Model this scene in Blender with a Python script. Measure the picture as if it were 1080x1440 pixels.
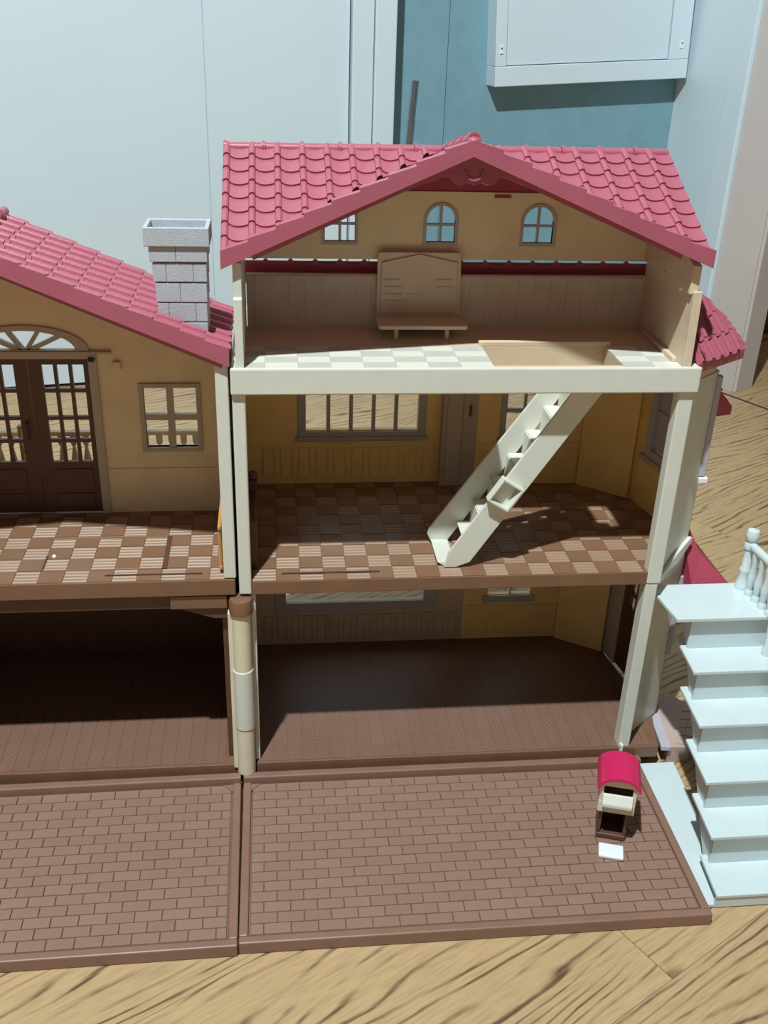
import bpy, bmesh, math, random
from mathutils import Vector, Matrix
random.seed(7)
for o in list(bpy.data.objects):
    bpy.data.objects.remove(o)
scene = bpy.context.scene
C = scene.collection

# ------------------------------------------------------------------ camera
CX, CY, CZ, YAW, PITCH, ROLL, FPX = 0.02, -0.6413, 0.5507, 0.1176, -0.467, 0.0354, 1416.4
cam_data = bpy.data.cameras.new('camera')
cam = bpy.data.objects.new('camera', cam_data)
C.objects.link(cam)
_f = Vector((math.sin(YAW) * math.cos(PITCH), math.cos(YAW) * math.cos(PITCH), math.sin(PITCH)))
_r = Vector((math.cos(YAW), -math.sin(YAW), 0))
_u = _r.cross(_f)
_r2 = _r * math.cos(ROLL) + _u * math.sin(ROLL)
_u2 = -_r * math.sin(ROLL) + _u * math.cos(ROLL)
_m = Matrix((_r2, _u2, -_f)).transposed().to_4x4()
_m.translation = (CX, CY, CZ)
cam.matrix_world = _m
cam_data.sensor_fit = 'VERTICAL'
cam_data.sensor_height = 36.0
cam_data.lens = FPX / 1440.0 * 36.0
cam_data.clip_start = 0.01
scene.camera = cam

# ------------------------------------------------------------------ world, lamp, exposure
world = bpy.data.worlds.new('room_light')
scene.world = world
world.use_nodes = True
bgn = world.node_tree.nodes['Background']
bgn.inputs[0].default_value = (1.0, 0.93, 0.86, 1)
bgn.inputs[1].default_value = 0.13
lamp_data = bpy.data.lights.new('ceiling_lamp', 'POINT')
lamp_data.energy = 320.0
lamp_data.color = (0.86, 0.97, 1.0)
lamp_data.shadow_soft_size = 0.03
lamp = bpy.data.objects.new('ceiling_lamp', lamp_data)
lamp.location = (-0.34, -0.86, 2.4)
C.objects.link(lamp)
scene.view_settings.view_transform = 'Standard'
scene.view_settings.look = 'None'
scene.view_settings.exposure = 0.0
scene.view_settings.gamma = 1.0
scene.view_settings.use_curve_mapping = False

# ------------------------------------------------------------------ materials
def lin(c):
    return tuple((v / 255 / 12.92 if v / 255 <= .04045 else ((v / 255 + .055) / 1.055) ** 2.4) for v in c)

def plastic(name, rgb, rough=0.45, var=0.06, scale=60.0, spec=0.4, bump=0.0, objvar=0.0):
    m = bpy.data.materials.new(name)
    m.use_nodes = True
    nt = m.node_tree
    b = nt.nodes['Principled BSDF']
    b.inputs['Roughness'].default_value = rough
    b.inputs['Specular IOR Level'].default_value = spec
    tc = nt.nodes.new('ShaderNodeTexCoord')
    n = nt.nodes.new('ShaderNodeTexNoise')
    n.inputs['Scale'].default_value = scale
    n.inputs['Detail'].default_value = 4
    nt.links.new(tc.outputs['Object'], n.inputs['Vector'])
    r = nt.nodes.new('ShaderNodeValToRGB')
    c = lin(rgb)
    r.color_ramp.elements[0].position = .3
    r.color_ramp.elements[1].position = .7
    r.color_ramp.elements[0].color = tuple(v * (1 - var) for v in c) + (1,)
    r.color_ramp.elements[1].color = tuple(min(1, v * (1 + var)) for v in c) + (1,)
    nt.links.new(n.outputs['Fac'], r.inputs['Fac'])
    out = r.outputs['Color']
    if objvar:
        oi = nt.nodes.new('ShaderNodeObjectInfo')
        mr = nt.nodes.new('ShaderNodeMapRange')
        mr.inputs['To Min'].default_value = 1 - objvar
        mr.inputs['To Max'].default_value = 1 + objvar
        nt.links.new(oi.outputs['Random'], mr.inputs['Value'])
        mx = nt.nodes.new('ShaderNodeVectorMath')
        mx.operation = 'SCALE'
        nt.links.new(out, mx.inputs[0])
        nt.links.new(mr.outputs['Result'], mx.inputs['Scale'])
        out = mx.outputs['Vector']
    nt.links.new(out, b.inputs['Base Color'])
    if bump:
        bp = nt.nodes.new('ShaderNodeBump')
        bp.inputs['Strength'].default_value = bump
        bp.inputs['Distance'].default_value = 0.001
        n2 = nt.nodes.new('ShaderNodeTexNoise')
        n2.inputs['Scale'].default_value = scale * 12
        nt.links.new(tc.outputs['Object'], n2.inputs['Vector'])
        nt.links.new(n2.outputs['Fac'], bp.inputs['Height'])
        nt.links.new(bp.outputs['Normal'], b.inputs['Normal'])
    return m

def oak(name, light, dark, rough=0.42):
    """oak laminate: long wavy dark grain running along the plank's own x axis"""
    m = bpy.data.materials.new(name)
    m.use_nodes = True
    nt = m.node_tree
    N, Lk = nt.nodes.new, nt.links.new
    b = nt.nodes['Principled BSDF']
    b.inputs['Roughness'].default_value = rough
    b.inputs['Specular IOR Level'].default_value = 0.35
    tc = N('ShaderNodeTexCoord')
    oi = N('ShaderNodeObjectInfo')
    ad = N('ShaderNodeVectorMath'); ad.operation = 'MULTIPLY_ADD'
    Lk(oi.outputs['Random'], ad.inputs[0])
    ad.inputs[1].default_value = (7.3, 3.1, 0)
    Lk(tc.outputs['Object'], ad.inputs[2])
    def noise(scale3, sc=1.0, det=2.0, rgh=.5):
        mp = N('ShaderNodeMapping'); mp.inputs['Scale'].default_value = scale3
        Lk(ad.outputs[0], mp.inputs['Vector'])
        n = N('ShaderNodeTexNoise'); n.inputs['Scale'].default_value = sc
        n.inputs['Detail'].default_value = det; n.inputs['Roughness'].default_value = rgh
        Lk(mp.outputs[0], n.inputs['Vector'])
        return n.outputs['Fac']
    def math_(op, x, y=None, z=None, clamp=False):
        m_ = N('ShaderNodeMath'); m_.operation = op; m_.use_clamp = clamp
        for i, q in enumerate((x, y, z)):
            if q is None: continue
            if isinstance(q, (int, float)): m_.inputs[i].default_value = q
            else: Lk(q, m_.inputs[i])
        return m_.outputs[0]
    sep = N('ShaderNodeSeparateXYZ'); Lk(ad.outputs[0], sep.inputs[0])
    warp = math_('ADD', math_('MULTIPLY', noise((2.6, 12, 1)), 9.0), math_('MULTIPLY', noise((14, 60, 1), 1, 3), 1.1))
    ph = math_('MULTIPLY_ADD', sep.outputs['Y'], 105.0, warp)
    tri = math_('ABSOLUTE', math_('SUBTRACT', math_('FRACT', ph), .5))
    line = N('ShaderNodeMapRange'); line.interpolation_type = 'SMOOTHSTEP'
    Lk(tri, line.inputs['Value'])
    line.inputs['From Min'].default_value = .02; line.inputs['From Max'].default_value = .21
    line.inputs['To Min'].default_value = 1.0; line.inputs['To Max'].default_value = 0.0
    dash = N('ShaderNodeMapRange'); dash.interpolation_type = 'SMOOTHSTEP'
    Lk(noise((11, 48, 1), 1, 3, .6), dash.inputs['Value'])
    dash.inputs['From Min'].default_value = .38; dash.inputs['From Max'].default_value = .60
    dash.inputs['To Min'].default_value = .04; dash.inputs['To Max'].default_value = .80
    pores = N('ShaderNodeMapRange')
    Lk(noise((40, 520, 1), 1, 3), pores.inputs['Value'])
    pores.inputs['From Min'].default_value = .42; pores.inputs['From Max'].default_value = .75
    tone = noise((2.5, 9, 1), 1, 2)
    g = math_('MULTIPLY', line.outputs[0], dash.outputs[0])
    g2 = math_('MULTIPLY_ADD', pores.outputs[0], .28, g)
    s_out = math_('MULTIPLY_ADD', tone, .25, math_('SUBTRACT', g2, .10), True)
    class _S: outputs = [s_out]
    s = _S
    mix = N('ShaderNodeMix'); mix.data_type = 'RGBA'
    mix.inputs['A'].default_value = lin(light) + (1,)
    mix.inputs['B'].default_value = lin(dark) + (1,)
    Lk(s.outputs[0], mix.inputs['Factor'])
    Lk(mix.outputs['Result'], b.inputs['Base Color'])
    return m

M = {}
M['cream'] = plastic('cream_plastic', (216, 216, 203), .38, .03)
M['cream_trim'] = plastic('cream_trim_plastic', (222, 213, 186), .42, .04)
M['tile_white'] = plastic('white_tile_plastic', (226, 224, 208), .30, .03)
M['tile_grey'] = plastic('grey_tile_plastic', (196, 194, 184), .45, .03)
M['attic'] = plastic('tan_attic_plastic', (214, 194, 168), .50, .05, 90)
M['attic_floor'] = plastic('shaded_floor_plastic', (220, 198, 168), .45, .05, 90)  # cream-white floor turned tan: the attic shade is put into this colour
M['yellow'] = plastic('yellow_wall_plastic', (242, 208, 136), .48, .06, 40)
M['ochre'] = plastic('ochre_wall_plastic', (234, 214, 174), .48, .06, 40)
M['taupe'] = plastic('taupe_frame_plastic', (186, 172, 156), .50, .05)
M['grey_frame'] = plastic('grey_window_frame_plastic', (172, 170, 168), .45, .05)
M['tan_panel'] = plastic('tan_panel_plastic', (196, 176, 146), .5, .06)
M['floor_brown'] = plastic('brown_floor_plastic', (124, 90, 68), .36, .08, 50, .5)
M['tile_brown'] = plastic('brown_tile_plastic', (132, 98, 74), .36, .06, 80, .5, objvar=.06)
M['tile_line'] = plastic('ribbed_brown_tile_plastic', (156, 126, 104), .45, .06, 80, .4, objvar=.05)
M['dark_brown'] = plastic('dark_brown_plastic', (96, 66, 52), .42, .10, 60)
M['door_brown'] = plastic('brown_door_plastic', (92, 60, 46), .40, .10, 60)
M['yard'] = plastic('brown_yard_plastic', (138, 104, 89), .40, .06, 40, .5)
M['brick'] = plastic('brown_brick_plastic', (148, 116, 101), .38, .07, 25, .5, .25, .05)
M['porch'] = plastic('pale_brown_paving_plastic', (190, 164, 152), .4, .06, 40)
M['parquet'] = plastic('brown_parquet_plastic', (130, 98, 83), .42, .07, 30, .4)
M['groove'] = plastic('brown_groove_plastic', (124, 94, 80), .5, .06, 40)
M['red'] = plastic('red_roof_plastic', (174, 93, 109), .38, .05, 40, .4, .15)
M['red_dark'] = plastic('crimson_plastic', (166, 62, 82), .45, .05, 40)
M['magenta'] = plastic('magenta_plastic', (205, 40, 92), .30, .05, 60, .5)
M['stone'] = plastic('grey_stone_plastic', (182, 186, 192), .5, .05, 90, .35, .3, .03)
M['stone_joint'] = plastic('grey_joint_plastic', (160, 162, 168), .6, .04)
M['lilac'] = plastic('lilac_plastic', (186, 180, 190), .45, .04)
M['white_gloss'] = plastic('white_stair_plastic', (206, 218, 219), .22, .02, 40, .5)
M['white'] = plastic('white_plastic', (236, 238, 240), .3, .02)
M['gold'] = plastic('tan_gold_plastic', (196, 146, 84), .40, .08)
M['beech'] = plastic('pale_tan_plastic', (222, 200, 170), .45, .05)
M['wall_white'] = plastic('white_paint', (208, 223, 231), .35, .015, 6, .35)
M['wall_blue'] = plastic('blue_paint', (122, 160, 174), .65, .05, 30, .3, .3)
M['frame_white'] = plastic('white_frame_paint', (210, 224, 232), .35, .015, 6)
M['jamb'] = plastic('warm_grey_paint', (196, 186, 182), .5, .03, 8)
M['seam'] = plastic('dark_seam', (60, 52, 46), .7, .1)
M['steel'] = plastic('blued_steel', (140, 152, 162), .28, .1, 30)
M['steel'].node_tree.nodes['Principled BSDF'].inputs['Metallic'].default_value = .85
M['oak'] = oak('oak_laminate', (192, 161, 120), (96, 74, 52))
M['shelf_wood'] = plastic('orange_wood', (205, 150, 105), .45, .12, 30)
M['shelf_dark'] = plastic('dark_wood', (92, 58, 42), .5, .12, 30)

# ------------------------------------------------------------------ mesh helpers
OFF = {}

class MB:
    def __init__(self):
        self.v, self.f = [], []
    def poly(self, verts, faces):
        b = len(self.v)
        self.v += [tuple(p) for p in verts]
        self.f += [tuple(b + i for i in f) for f in faces]
        return self
    def box(self, x0, x1, y0, y1, z0, z1):
        return self.poly([(x0, y0, z0), (x1, y0, z0), (x1, y1, z0), (x0, y1, z0), (x0, y0, z1), (x1, y0, z1), (x1, y1, z1), (x0, y1, z1)],
                         [(0, 3, 2, 1), (4, 5, 6, 7), (0, 1, 5, 4), (1, 2, 6, 5), (2, 3, 7, 6), (3, 0, 4, 7)])
    def prism(self, pts, h, axis='z', a=None):
        """pts polygon extruded; axis z: pts=(x,y), h=(z0,z1); axis y: pts=(x,z), h=(y0,y1); axis x: pts=(y,z), h=(x0,x1)"""
        n = len(pts)
        def mk(p, k):
            return {'z': (p[0], p[1], k), 'y': (p[0], k, p[1]), 'x': (k, p[0], p[1])}[axis]
        vs = [mk(p, h[0]) for p in pts] + [mk(p, h[1]) for p in pts]
        fs = [tuple(range(n - 1, -1, -1)), tuple(range(n, 2 * n))]
        for i in range(n):
            j = (i + 1) % n
            fs.append((i, j, n + j, n + i))
        return self.poly(vs, fs)
    def hexa(self, p):  # 8 points: bottom 4, top 4
        return self.poly(p, [(0, 3, 2, 1), (4, 5, 6, 7), (0, 1, 5, 4), (1, 2, 6, 5), (2, 3, 7, 6), (3, 0, 4, 7)])
    def slab(self, pts, t):
        """polygon in 3-D thickened by t downwards along its normal"""
        P = [Vector(p) for p in pts]
        n = (P[1] - P[0]).cross(P[2] - P[0]).normalized()
        if n.z < 0: n = -n
        k = len(P)
        vs = [tuple(p) for p in P] + [tuple(p - n * t) for p in P]
        fs = [tuple(range(k)), tuple(range(2 * k - 1, k - 1, -1))]
        for i in range(k):
            j = (i + 1) % k
            fs.append((i, k + i, k + j, j))
        return self.poly(vs, fs)
    def lathe(self, c, prof, seg=14):
        """prof: list of (r, z) about vertical axis at c=(x,y,z)"""
        vs, fs = [], []
        for r, z in prof:
            for i in range(seg):
                a = 2 * math.pi * i / seg
                vs.append((c[0] + r * math.cos(a), c[1] + r * math.sin(a), c[2] + z))
        for k in range(len(prof) - 1):
            for i in range(seg):
                j = (i + 1) % seg
                fs.append((k * seg + i, k * seg + j, (k + 1) * seg + j, (k + 1) * seg + i))
        fs.append(tuple(range(seg - 1, -1, -1)))
        fs.append(tuple((len(prof) - 1) * seg + i for i in range(seg)))
        return self.poly(vs, fs)
    def tube(self, p, q, r, seg=12):
        p, q = Vector(p), Vector(q)
        d = (q - p).normalized()
        a = d.orthogonal().normalized(); b = d.cross(a)
        vs = []
        for e in (p, q):
            for i in range(seg):
                t = 2 * math.pi * i / seg
                vs.append(tuple(e + a * math.cos(t) * r + b * math.sin(t) * r))
        fs = [(i, (i + 1) % seg, seg + (i + 1) % seg, seg + i) for i in range(seg)]
        fs += [tuple(range(seg - 1, -1, -1)), tuple(range(seg, 2 * seg))]
        return self.poly(vs, fs)
    def mesh(self, name, off=(0, 0, 0)):
        me = bpy.data.meshes.new(name)
        o = Vector(off)
        me.from_pydata([tuple(Vector(p) - o) for p in self.v], [], self.f)
        bm = bmesh.new(); bm.from_mesh(me)
        bmesh.ops.recalc_face_normals(bm, faces=bm.faces)
        bm.to_mesh(me); bm.free()
        return me
    def build(self, name, mat, parent=None, bevel=0.0, smooth=False, local=False, origin=None):
        off = Vector((0, 0, 0))
        if parent is not None and not local:
            off = OFF.get(parent, Vector((0, 0, 0)))
        own = Vector((0, 0, 0))
        if parent is None and origin is not None:
            own = Vector(origin)
        me = self.mesh(name, off + own)
        o = bpy.data.objects.new(name, me)
        C.objects.link(o)
        o.location = own
        if parent is not None: o.parent = parent
        OFF[o] = off + own
        me.materials.append(mat)
        if smooth: shade(me)
        if bevel:
            bv = o.modifiers.new('bevel', 'BEVEL')
            bv.width = bevel; bv.segments = 2; bv.limit_method = 'ANGLE'
        return o

def shade(me, ang=40):
    for p in me.polygons: p.use_smooth = True
    me.set_sharp_from_angle(angle=math.radians(ang))

def tag(o, label=None, cat=None, group=None, kind=None):
    if label: o['label'] = label
    if cat: o['category'] = cat
    if group: o['group'] = group
    if kind: o['kind'] = kind
    return o

def thing(name, loc, label, cat, rz=0.0, group=None):
    o = bpy.data.objects.new(name, None)
    o.empty_display_size = .02
    C.objects.link(o)
    o.location = loc
    o.rotation_euler = (0, 0, rz)
    OFF[o] = Vector(loc)
    return tag(o, label, cat, group)

def inst(name, me, parent, mw):
    """a part that shares mesh data, placed by a world matrix below an unrotated parent chain"""
    o = bpy.data.objects.new(name, me)
    C.objects.link(o)
    o.parent = parent
    m = mw.copy()
    m.translation = m.translation - OFF[parent]
    o.matrix_basis = m
    return o

def holed(mb, x0, x1, z0, z1, y0, y1, holes):
    """wall in the xz plane with rectangular holes (hx0,hx1,hz0,hz1)"""
    xs = sorted({x0, x1} | {h[0] for h in holes} | {h[1] for h in holes})
    for a, b in zip(xs[:-1], xs[1:]):
        cut = sorted((h[2], h[3]) for h in holes if h[0] <= a + 1e-9 and h[1] >= b - 1e-9)
        z = z0
        for c0, c1 in cut:
            if c0 > z + 1e-7: mb.box(a, b, y0, y1, z, c0)
            z = max(z, c1)
        if z < z1 - 1e-7: mb.box(a, b, y0, y1, z, z1)
    return mb

def arch_fill(mb, x0, x1, zs, zt, y0, y1, n=8):
    """the two spandrels that turn the rectangular head x0..x1, zs..zt into a half ellipse"""
    cx, rx, rz = (x0 + x1) / 2, (x1 - x0) / 2, zt - zs
    for s in (-1, 1):
        for i in range(n):
            a0, a1 = math.pi / 2 * i / n, math.pi / 2 * (i + 1) / n
            p0 = (cx + s * rx * math.cos(a0), zs + rz * math.sin(a0))
            p1 = (cx + s * rx * math.cos(a1), zs + rz * math.sin(a1))
            mb.prism([(p0[0], p0[1]), (p1[0], p1[1]), (p1[0], zt), (p0[0], zt)], (y0, y1), 'y')
    return mb

# ------------------------------------------------------------------ the room
G = -0.022                       # level of the wooden floor
TH = math.radians(10)            # the room stands turned against the toy house
U2, V2 = Vector((math.cos(TH), math.sin(TH))), Vector((-math.sin(TH), math.cos(TH)))
floor_o = MB().box(-2.2, 2.6, -1.6, 2.4, G - .05, G - .004).build('floor', M['seam'])
tag(floor_o, 'oak laminate floor with strong dark grain laid on the diagonal', None, None, 'structure')
PA = math.radians(30)
pd, pn = Vector((math.cos(PA), math.sin(PA))), Vector((-math.sin(PA), math.cos(PA)))
PW = 0.17
plank_cache = {}
row0 = pn.dot(Vector((.608, .574)))
joint = pd.dot(Vector((.262, -.183)))
for r in range(-11, 9):
    off0 = row0 + r * PW
    sh = joint if r == -3 else joint + random.uniform(.15, 1.1) + (0.0 if r != -2 else .35)
    k0 = -4
    for k in range(-3, 4):
        a, b = sh + (k - 1) * 1.25, sh + k * 1.25
        if b < -1.7 or a > 2.6: continue
        mid = pd * ((a + b) / 2) + pn * (off0 + PW / 2)
        if mid.x < -2.2 or mid.x > 2.6 or mid.y < -1.5 or mid.y > 2.3: continue
        if 'p' not in plank_cache:
            mb = MB().box(-.625 + .0003, .625 - .0003, -PW / 2 + .00015, PW / 2 - .00015, -.004, 0)
            me = mb.mesh('plank'); me.materials.append(M['oak']); plank_cache['p'] = me
        inst('plank', plank_cache['p'], floor_o, Matrix.Translation((mid.x, mid.y, G)) @ Matrix.Rotation(PA, 4, 'Z'))

def room(pt0, s0, s1, d0, d1, z0, z1):
    """8 corners of an upright block: s along the wall direction U2 from pt0, d behind it"""
    p = Vector(pt0)
    c = [p + U2 * s + V2 * d for s, d in ((s0, d0), (s1, d0), (s1, d1), (s0, d1))]
    return [(q.x, q.y, z0) for q in c] + [(q.x, q.y, z1) for q in c]

LW = (-.357, .944)
wl = MB().hexa(room(LW, -1.6, .2862, .006, .05, G + .006, 2.4)).build('wall_left', M['wall_white'])
tag(wl, 'tall smooth white panel wall behind the left toy house', None, None, 'structure')
MB().hexa(room(LW, .288, .506, .006, .05, G + .006, 2.4)).build('panel', M['wall_white'], wl)
MB().hexa(room(LW, -1.6, .506, .0085, .06, G + .006, 2.4)).build('backing', M['wall_white'], wl)
MB().hexa(room(LW, -1.6, .506, .012, .06, G, G + .006)).build('floor_gap', M['seam'], wl)
t1 = MB().hexa(room(LW, .509, .542, -.004, .06, G, 2.4)).build('trim_1', M['frame_white'], None, .0015)
tag(t1, 'inner white trim strip between the white panel and the blue wall', None, None, 'structure')
t2 = MB().hexa(room(LW, .5435, .577, -.007, .06, G, 2.4)).build('trim_2', M['frame_white'], None, .002)
tag(t2, 'outer white trim strip against the blue wall', None, None, 'structure')
BC = Vector((.7268, 1.1776))
wb = MB().hexa(room(BC, -1.0, .02, .02, .10, G, 2.4)).build('wall_back', M['wall_blue'])
tag(wb, 'matt blue painted wall behind the right toy house', None, None, 'structure')
MB().hexa(room(BC, -.62, -.4266, .015, .021, G, 2.4)).build('pier', M['wall_blue'], wb)
# right wall with the door casing
RW = (.772, .921)
def rw(s, d): # s back along the right wall, d to the right of its face
    q = Vector(RW) + V2 * s + U2 * d
    return (q.x, q.y)
wr = MB().prism([rw(.30, 0), rw(.066, 0), rw(.066, .10), rw(.30, .10)], (G, 2.4)).build('wall_right', M['frame_white'])
tag(wr, 'white painted wall between the blue wall and the doorway', None, None, 'structure')
cs = MB().prism([rw(.118, -.009), rw(.066, -.009), rw(.066, .0), rw(.118, .0)], (G, 2.4)).build('trim_3', M['frame_white'], None, .002)
tag(cs, 'white door casing beside the warm grey jamb', None, None, 'structure')
dj = MB().prism([(.7605, .985), (.796, .9185), (.835, .94), (.80, 1.01)], (G, 2.4)).build('door_1', M['jamb'])
tag(dj, 'warm grey door jamb at the right edge of the picture', None, None, 'structure')
MB().prism([(.7955, .9165), (.8005, .9145), (.84, .938), (.835, .942)], (G, 2.4)).build('stop_strip', M['jamb'], dj, .001)
MB().box(.7735, .7795, .9215, .9255, G, G + .004).build('floor_clip', M['seam'], dj)
th = MB().prism([(.770, .917), (.86, .757), (.8635, .759), (.7735, .919)], (G - .002, G + .0008)).build('trim_4', M['seam'])
tag(th, 'dark joint line on the floor across the doorway', None, None, 'structure')

# white hatch on the blue wall (tilted a little)
hc = room(BC, -.356, -.002, -.012, -.012, .44, .9)
hz0 = .447
hatch = thing('wall_hatch', (BC.x - .18 * U2.x, BC.y - .18 * U2.y, .447), 'white framed access hatch hanging on the blue wall', 'hatch', TH)
hatch.rotation_euler = (0, -math.radians(3.0), TH)
hw = .174
hz = -.002
MB().box(-hw, hw, -.018, .022, hz, hz + .03).box(-hw, hw, -.018, .022, hz + .43, hz + .46).box(-hw, -hw + .019, -.018, .022, hz + .03, hz + .43).box(hw - .036, hw, -.018, .022, hz + .03, hz + .43).build('frame', M['frame_white'], hatch, .0012, local=True)
MB().box(-hw + .0205, hw - .0375, -.014, .020, hz + .0315, hz + .4285).build('door', M['wall_white'], hatch, local=True)
MB().box(-hw + .016, hw - .03, -.010, .021, hz + .028, hz + .432).build('gap', M['grey_frame'], hatch, local=True)
for sx, sz in ((-hw + .0095, .055), (hw - .016, .053)):
    p = MB().box(sx - .003, sx + .003, -.0195, -.0175, hz + sz - .006, hz + sz + .006).build('screw_plate', M['white'], hatch, local=True)
    MB().box(sx - .0008, sx + .0012, -.0205, -.0193, hz + sz + .001, hz + sz + .003).build('screw', M['seam'], p, local=True)

# steel rod leaning in the corner behind the roof
rod = thing('steel_rod', (.20, 1.03, G), 'blued steel rod leaning against the blue wall behind the roof', 'rod')
MB().tube((.2055, .985, G), (.2318, .978, .395), .0062).build('shaft', M['steel'], rod, smooth=True)
MB().tube((.2317, .978, .394), (.2354, .977, .450), .0056).build('tip', M['steel'], rod, smooth=True)

# shelf in the next room
sh = thing('wooden_shelf', (1.12, 1.22, G), 'low wooden shelf in the next room beyond the doorway', 'shelf', math.radians(-8))
MB().box(-.12, .5, .02, .30, 0, .20).build('body', M['shelf_dark'], sh, local=True)
for k in range(3):
    MB().box(-.15, .52, -.02 + .006 * k, .30, .20 + k * .016, .212 + k * .016).build('board', M['shelf_wood'], sh, .001, local=True)
MB().box(-.12, .5, .10, .30, .25, .9).build('upper_panel', M['shelf_dark'], sh, local=True)

# ------------------------------------------------------------------ roof tiles
TW, TL = .0172, .0150
def tile_mesh(w=TW, l=TL, name='roof_tile'):
    prof = []
    for i in range(6):
        a = math.pi * i / 5
        prof.append((w * .14 - math.cos(a) * w * .14, math.sin(a) * .0026 + .0004))
    for i in range(1, 6):
        t = i / 5
        prof.append((w * .28 + t * w * .72, .0004 - .0006 * math.sin(t * math.pi)))
    n = len(prof)
    vs = []
    lowlift, over = .0017, 1.10
    for i, (u, z) in enumerate(prof):
        lo = -.0012 * math.sin(max(0, min(1, (u - w * .28) / (w * .72))) * math.pi) if u > w * .28 else .0010
        vs.append((u, lo, z + lowlift))
    for u, z in prof: vs.append((u, l * over, z + .0002))
    for i, (u, z) in enumerate(prof):
        vs.append((u, vs[i][1] + .0004, -.0006))
    fs = []
    for i in range(n - 1):
        fs.append((i, i + 1, n + i + 1, n + i))
        fs.append((2 * n + i, 2 * n + i + 1, i + 1, i))
    fs.append((0, n, 2 * n)); fs.append((n - 1, 3 * n - 1, 2 * n - 1))
    return vs, fs

def tiles_on(parent, O, ud, vd, nu, nv, poly=None, w=TW, l=TL, mat=None, base=0.0):
    """tile objects over a slope; O lower-left corner, ud along the eave, vd up the slope; poly = convex clip polygon in (u, v)"""
    ud, vd = Vector(ud).normalized(), Vector(vd).normalized()
    nd = ud.cross(vd)
    mw = Matrix((ud, vd, nd)).transposed().to_4x4()
    vs, fs = tile_mesh(w, l)
    key = (round(w, 5), round(l, 5))
    if key not in tiles_on.cache:
        me = bpy.data.meshes.new('roof_tile'); me.from_pydata(vs, [], fs)
        me.materials.append(mat or M['red']); shade(me, 35)
        tiles_on.cache[key] = me
    full = tiles_on.cache[key]
    def inside(p):
        if poly is None: return True
        for i in range(len(poly)):
            a, b = poly[i], poly[(i + 1) % len(poly)]
            if (b[0] - a[0]) * (p[1] - a[1]) - (b[1] - a[1]) * (p[0] - a[0]) < -1e-6: return False
        return True
    for j in range(nv):
        for i in range(nu):
            u0, v0 = i * w, j * l
            cs = [(u0 + .0005, v0 + .0005), (u0 + w - .0005, v0 + .0005), (u0 + w - .0005, v0 + l - .0005), (u0 + .0005, v0 + l - .0005)]
            ins = [inside(c) for c in cs]
            mt = Matrix.Translation(Vector(O) + ud * u0 + vd * v0 + nd * base) @ mw
            if all(ins):
                inst('roof_tile', full, parent, mt)
            elif any(ins) or inside((u0 + w / 2, v0 + l / 2)):
                bm = bmesh.new(); bm.from_mesh(full)
                for k in range(len(poly)):
                    a, b = poly[k], poly[(k + 1) % len(poly)]
                    nx, ny = (b[1] - a[1]), -(b[0] - a[0])
                    bmesh.ops.bisect_plane(bm, geom=bm.verts[:] + bm.edges[:] + bm.faces[:], plane_co=(a[0] - u0, a[1] - v0, 0), plane_no=(nx, ny, 0), clear_outer=True)
                if len(bm.faces) < 3: bm.free(); continue
                me = bpy.data.meshes.new('roof_tile'); bm.to_mesh(me); bm.free()
                if not me.materials: me.materials.append(mat or M['red'])
                inst('roof_tile', me, parent, mt)
tiles_on.cache = {}

def verge(parent, p, q, n, y0, y1, h, lift=.0022):
    """stepped verge tiles from the low end p to the high end q (points x,z)"""
    p, q = Vector(p), Vector(q)
    for i in range(n):
        a, b = p.lerp(q, i / n), p.lerp(q, (i + 1) / n)
        a2 = a + Vector((0, lift)); 
        MB().prism([(a.x, a.y - h), (b.x, b.y - h), (b.x, b.y), (a2.x, a2.y)], (y0, y1), 'y').build('verge_tile', M['red'], parent)

# ================================================================== RIGHT TOY HOUSE
HR = thing('dollhouse', (.15, .08, G), 'tall open three-storey toy house half with red gable roof and cream posts', 'dollhouse')
Z1, ZB, ZA = .170, .3155, .333      # first floor, beam underside, attic floor
D = .1676
PLAN = [(-.0085, 0), (.336, 0), (.345, .042), (.329, .142), (.290, D + .006), (-.0085, D + .006)]
# --- base
base = MB().prism([(-.0005, -.0), (.336, -.0005), (.3395, .02), (.345, .042), (.329, .142), (.290, D + .006), (-.0085, D + .006), (-.0085, .0085), (-.0005, .0085)], (-.012, -.0006)).build('base', M['floor_brown'], HR, .0006)
MB().prism([(0, .012), (.32, .012), (.325, .135), (.285, D - .005), (0, D - .005)], (G, -.012)).build('foot', M['dark_brown'], base)

def herringbone(parent, x0, x1, y0, y1, z):
    """moulded herringbone parquet: far too many slips to count"""
    cw, W_, g = .0115, .0042, .0003
    mb = MB()
    ny = int((y1 - y0 + 2 * cw) / W_)
    c = 0
    x = x0
    while x < x1 - .002:
        xr = min(x + cw, x1)
        s = 1 if c % 2 else -1
        for r in range(ny):
            ya = y0 - cw + r * W_ + (cw if s < 0 else 0)
            pts = [(x + g, ya), (xr - g, ya + s * cw), (xr - g, ya + s * cw + W_ - g), (x + g, ya + W_ - g)]
            pts = [(px, min(max(py, y0), y1)) for px, py in pts]
            if max(p[1] for p in pts) - min(p[1] for p in pts) < .002 or (pts[0][1] == pts[3][1] and pts[1][1] == pts[2][1]): continue
            b = len(mb.v)
            mb.v += [(p[0], p[1], z) for p in pts] + [(p[0], p[1], z + .0004) for p in pts]
            mb.f += [(b + 4, b + 5, b + 6, b + 7), (b, b + 1, b + 5, b + 4), (b + 1, b + 2, b + 6, b + 5), (b + 2, b + 3, b + 7, b + 6), (b + 3, b, b + 4, b + 7)]
        x = xr; c += 1
    o = mb.build('herringbone_parquet', M['parquet'], parent)
    tag(o, None, None, None, 'stuff')
    return o
herringbone(base, .002, .330, .002, .150, -.0006)
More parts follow.
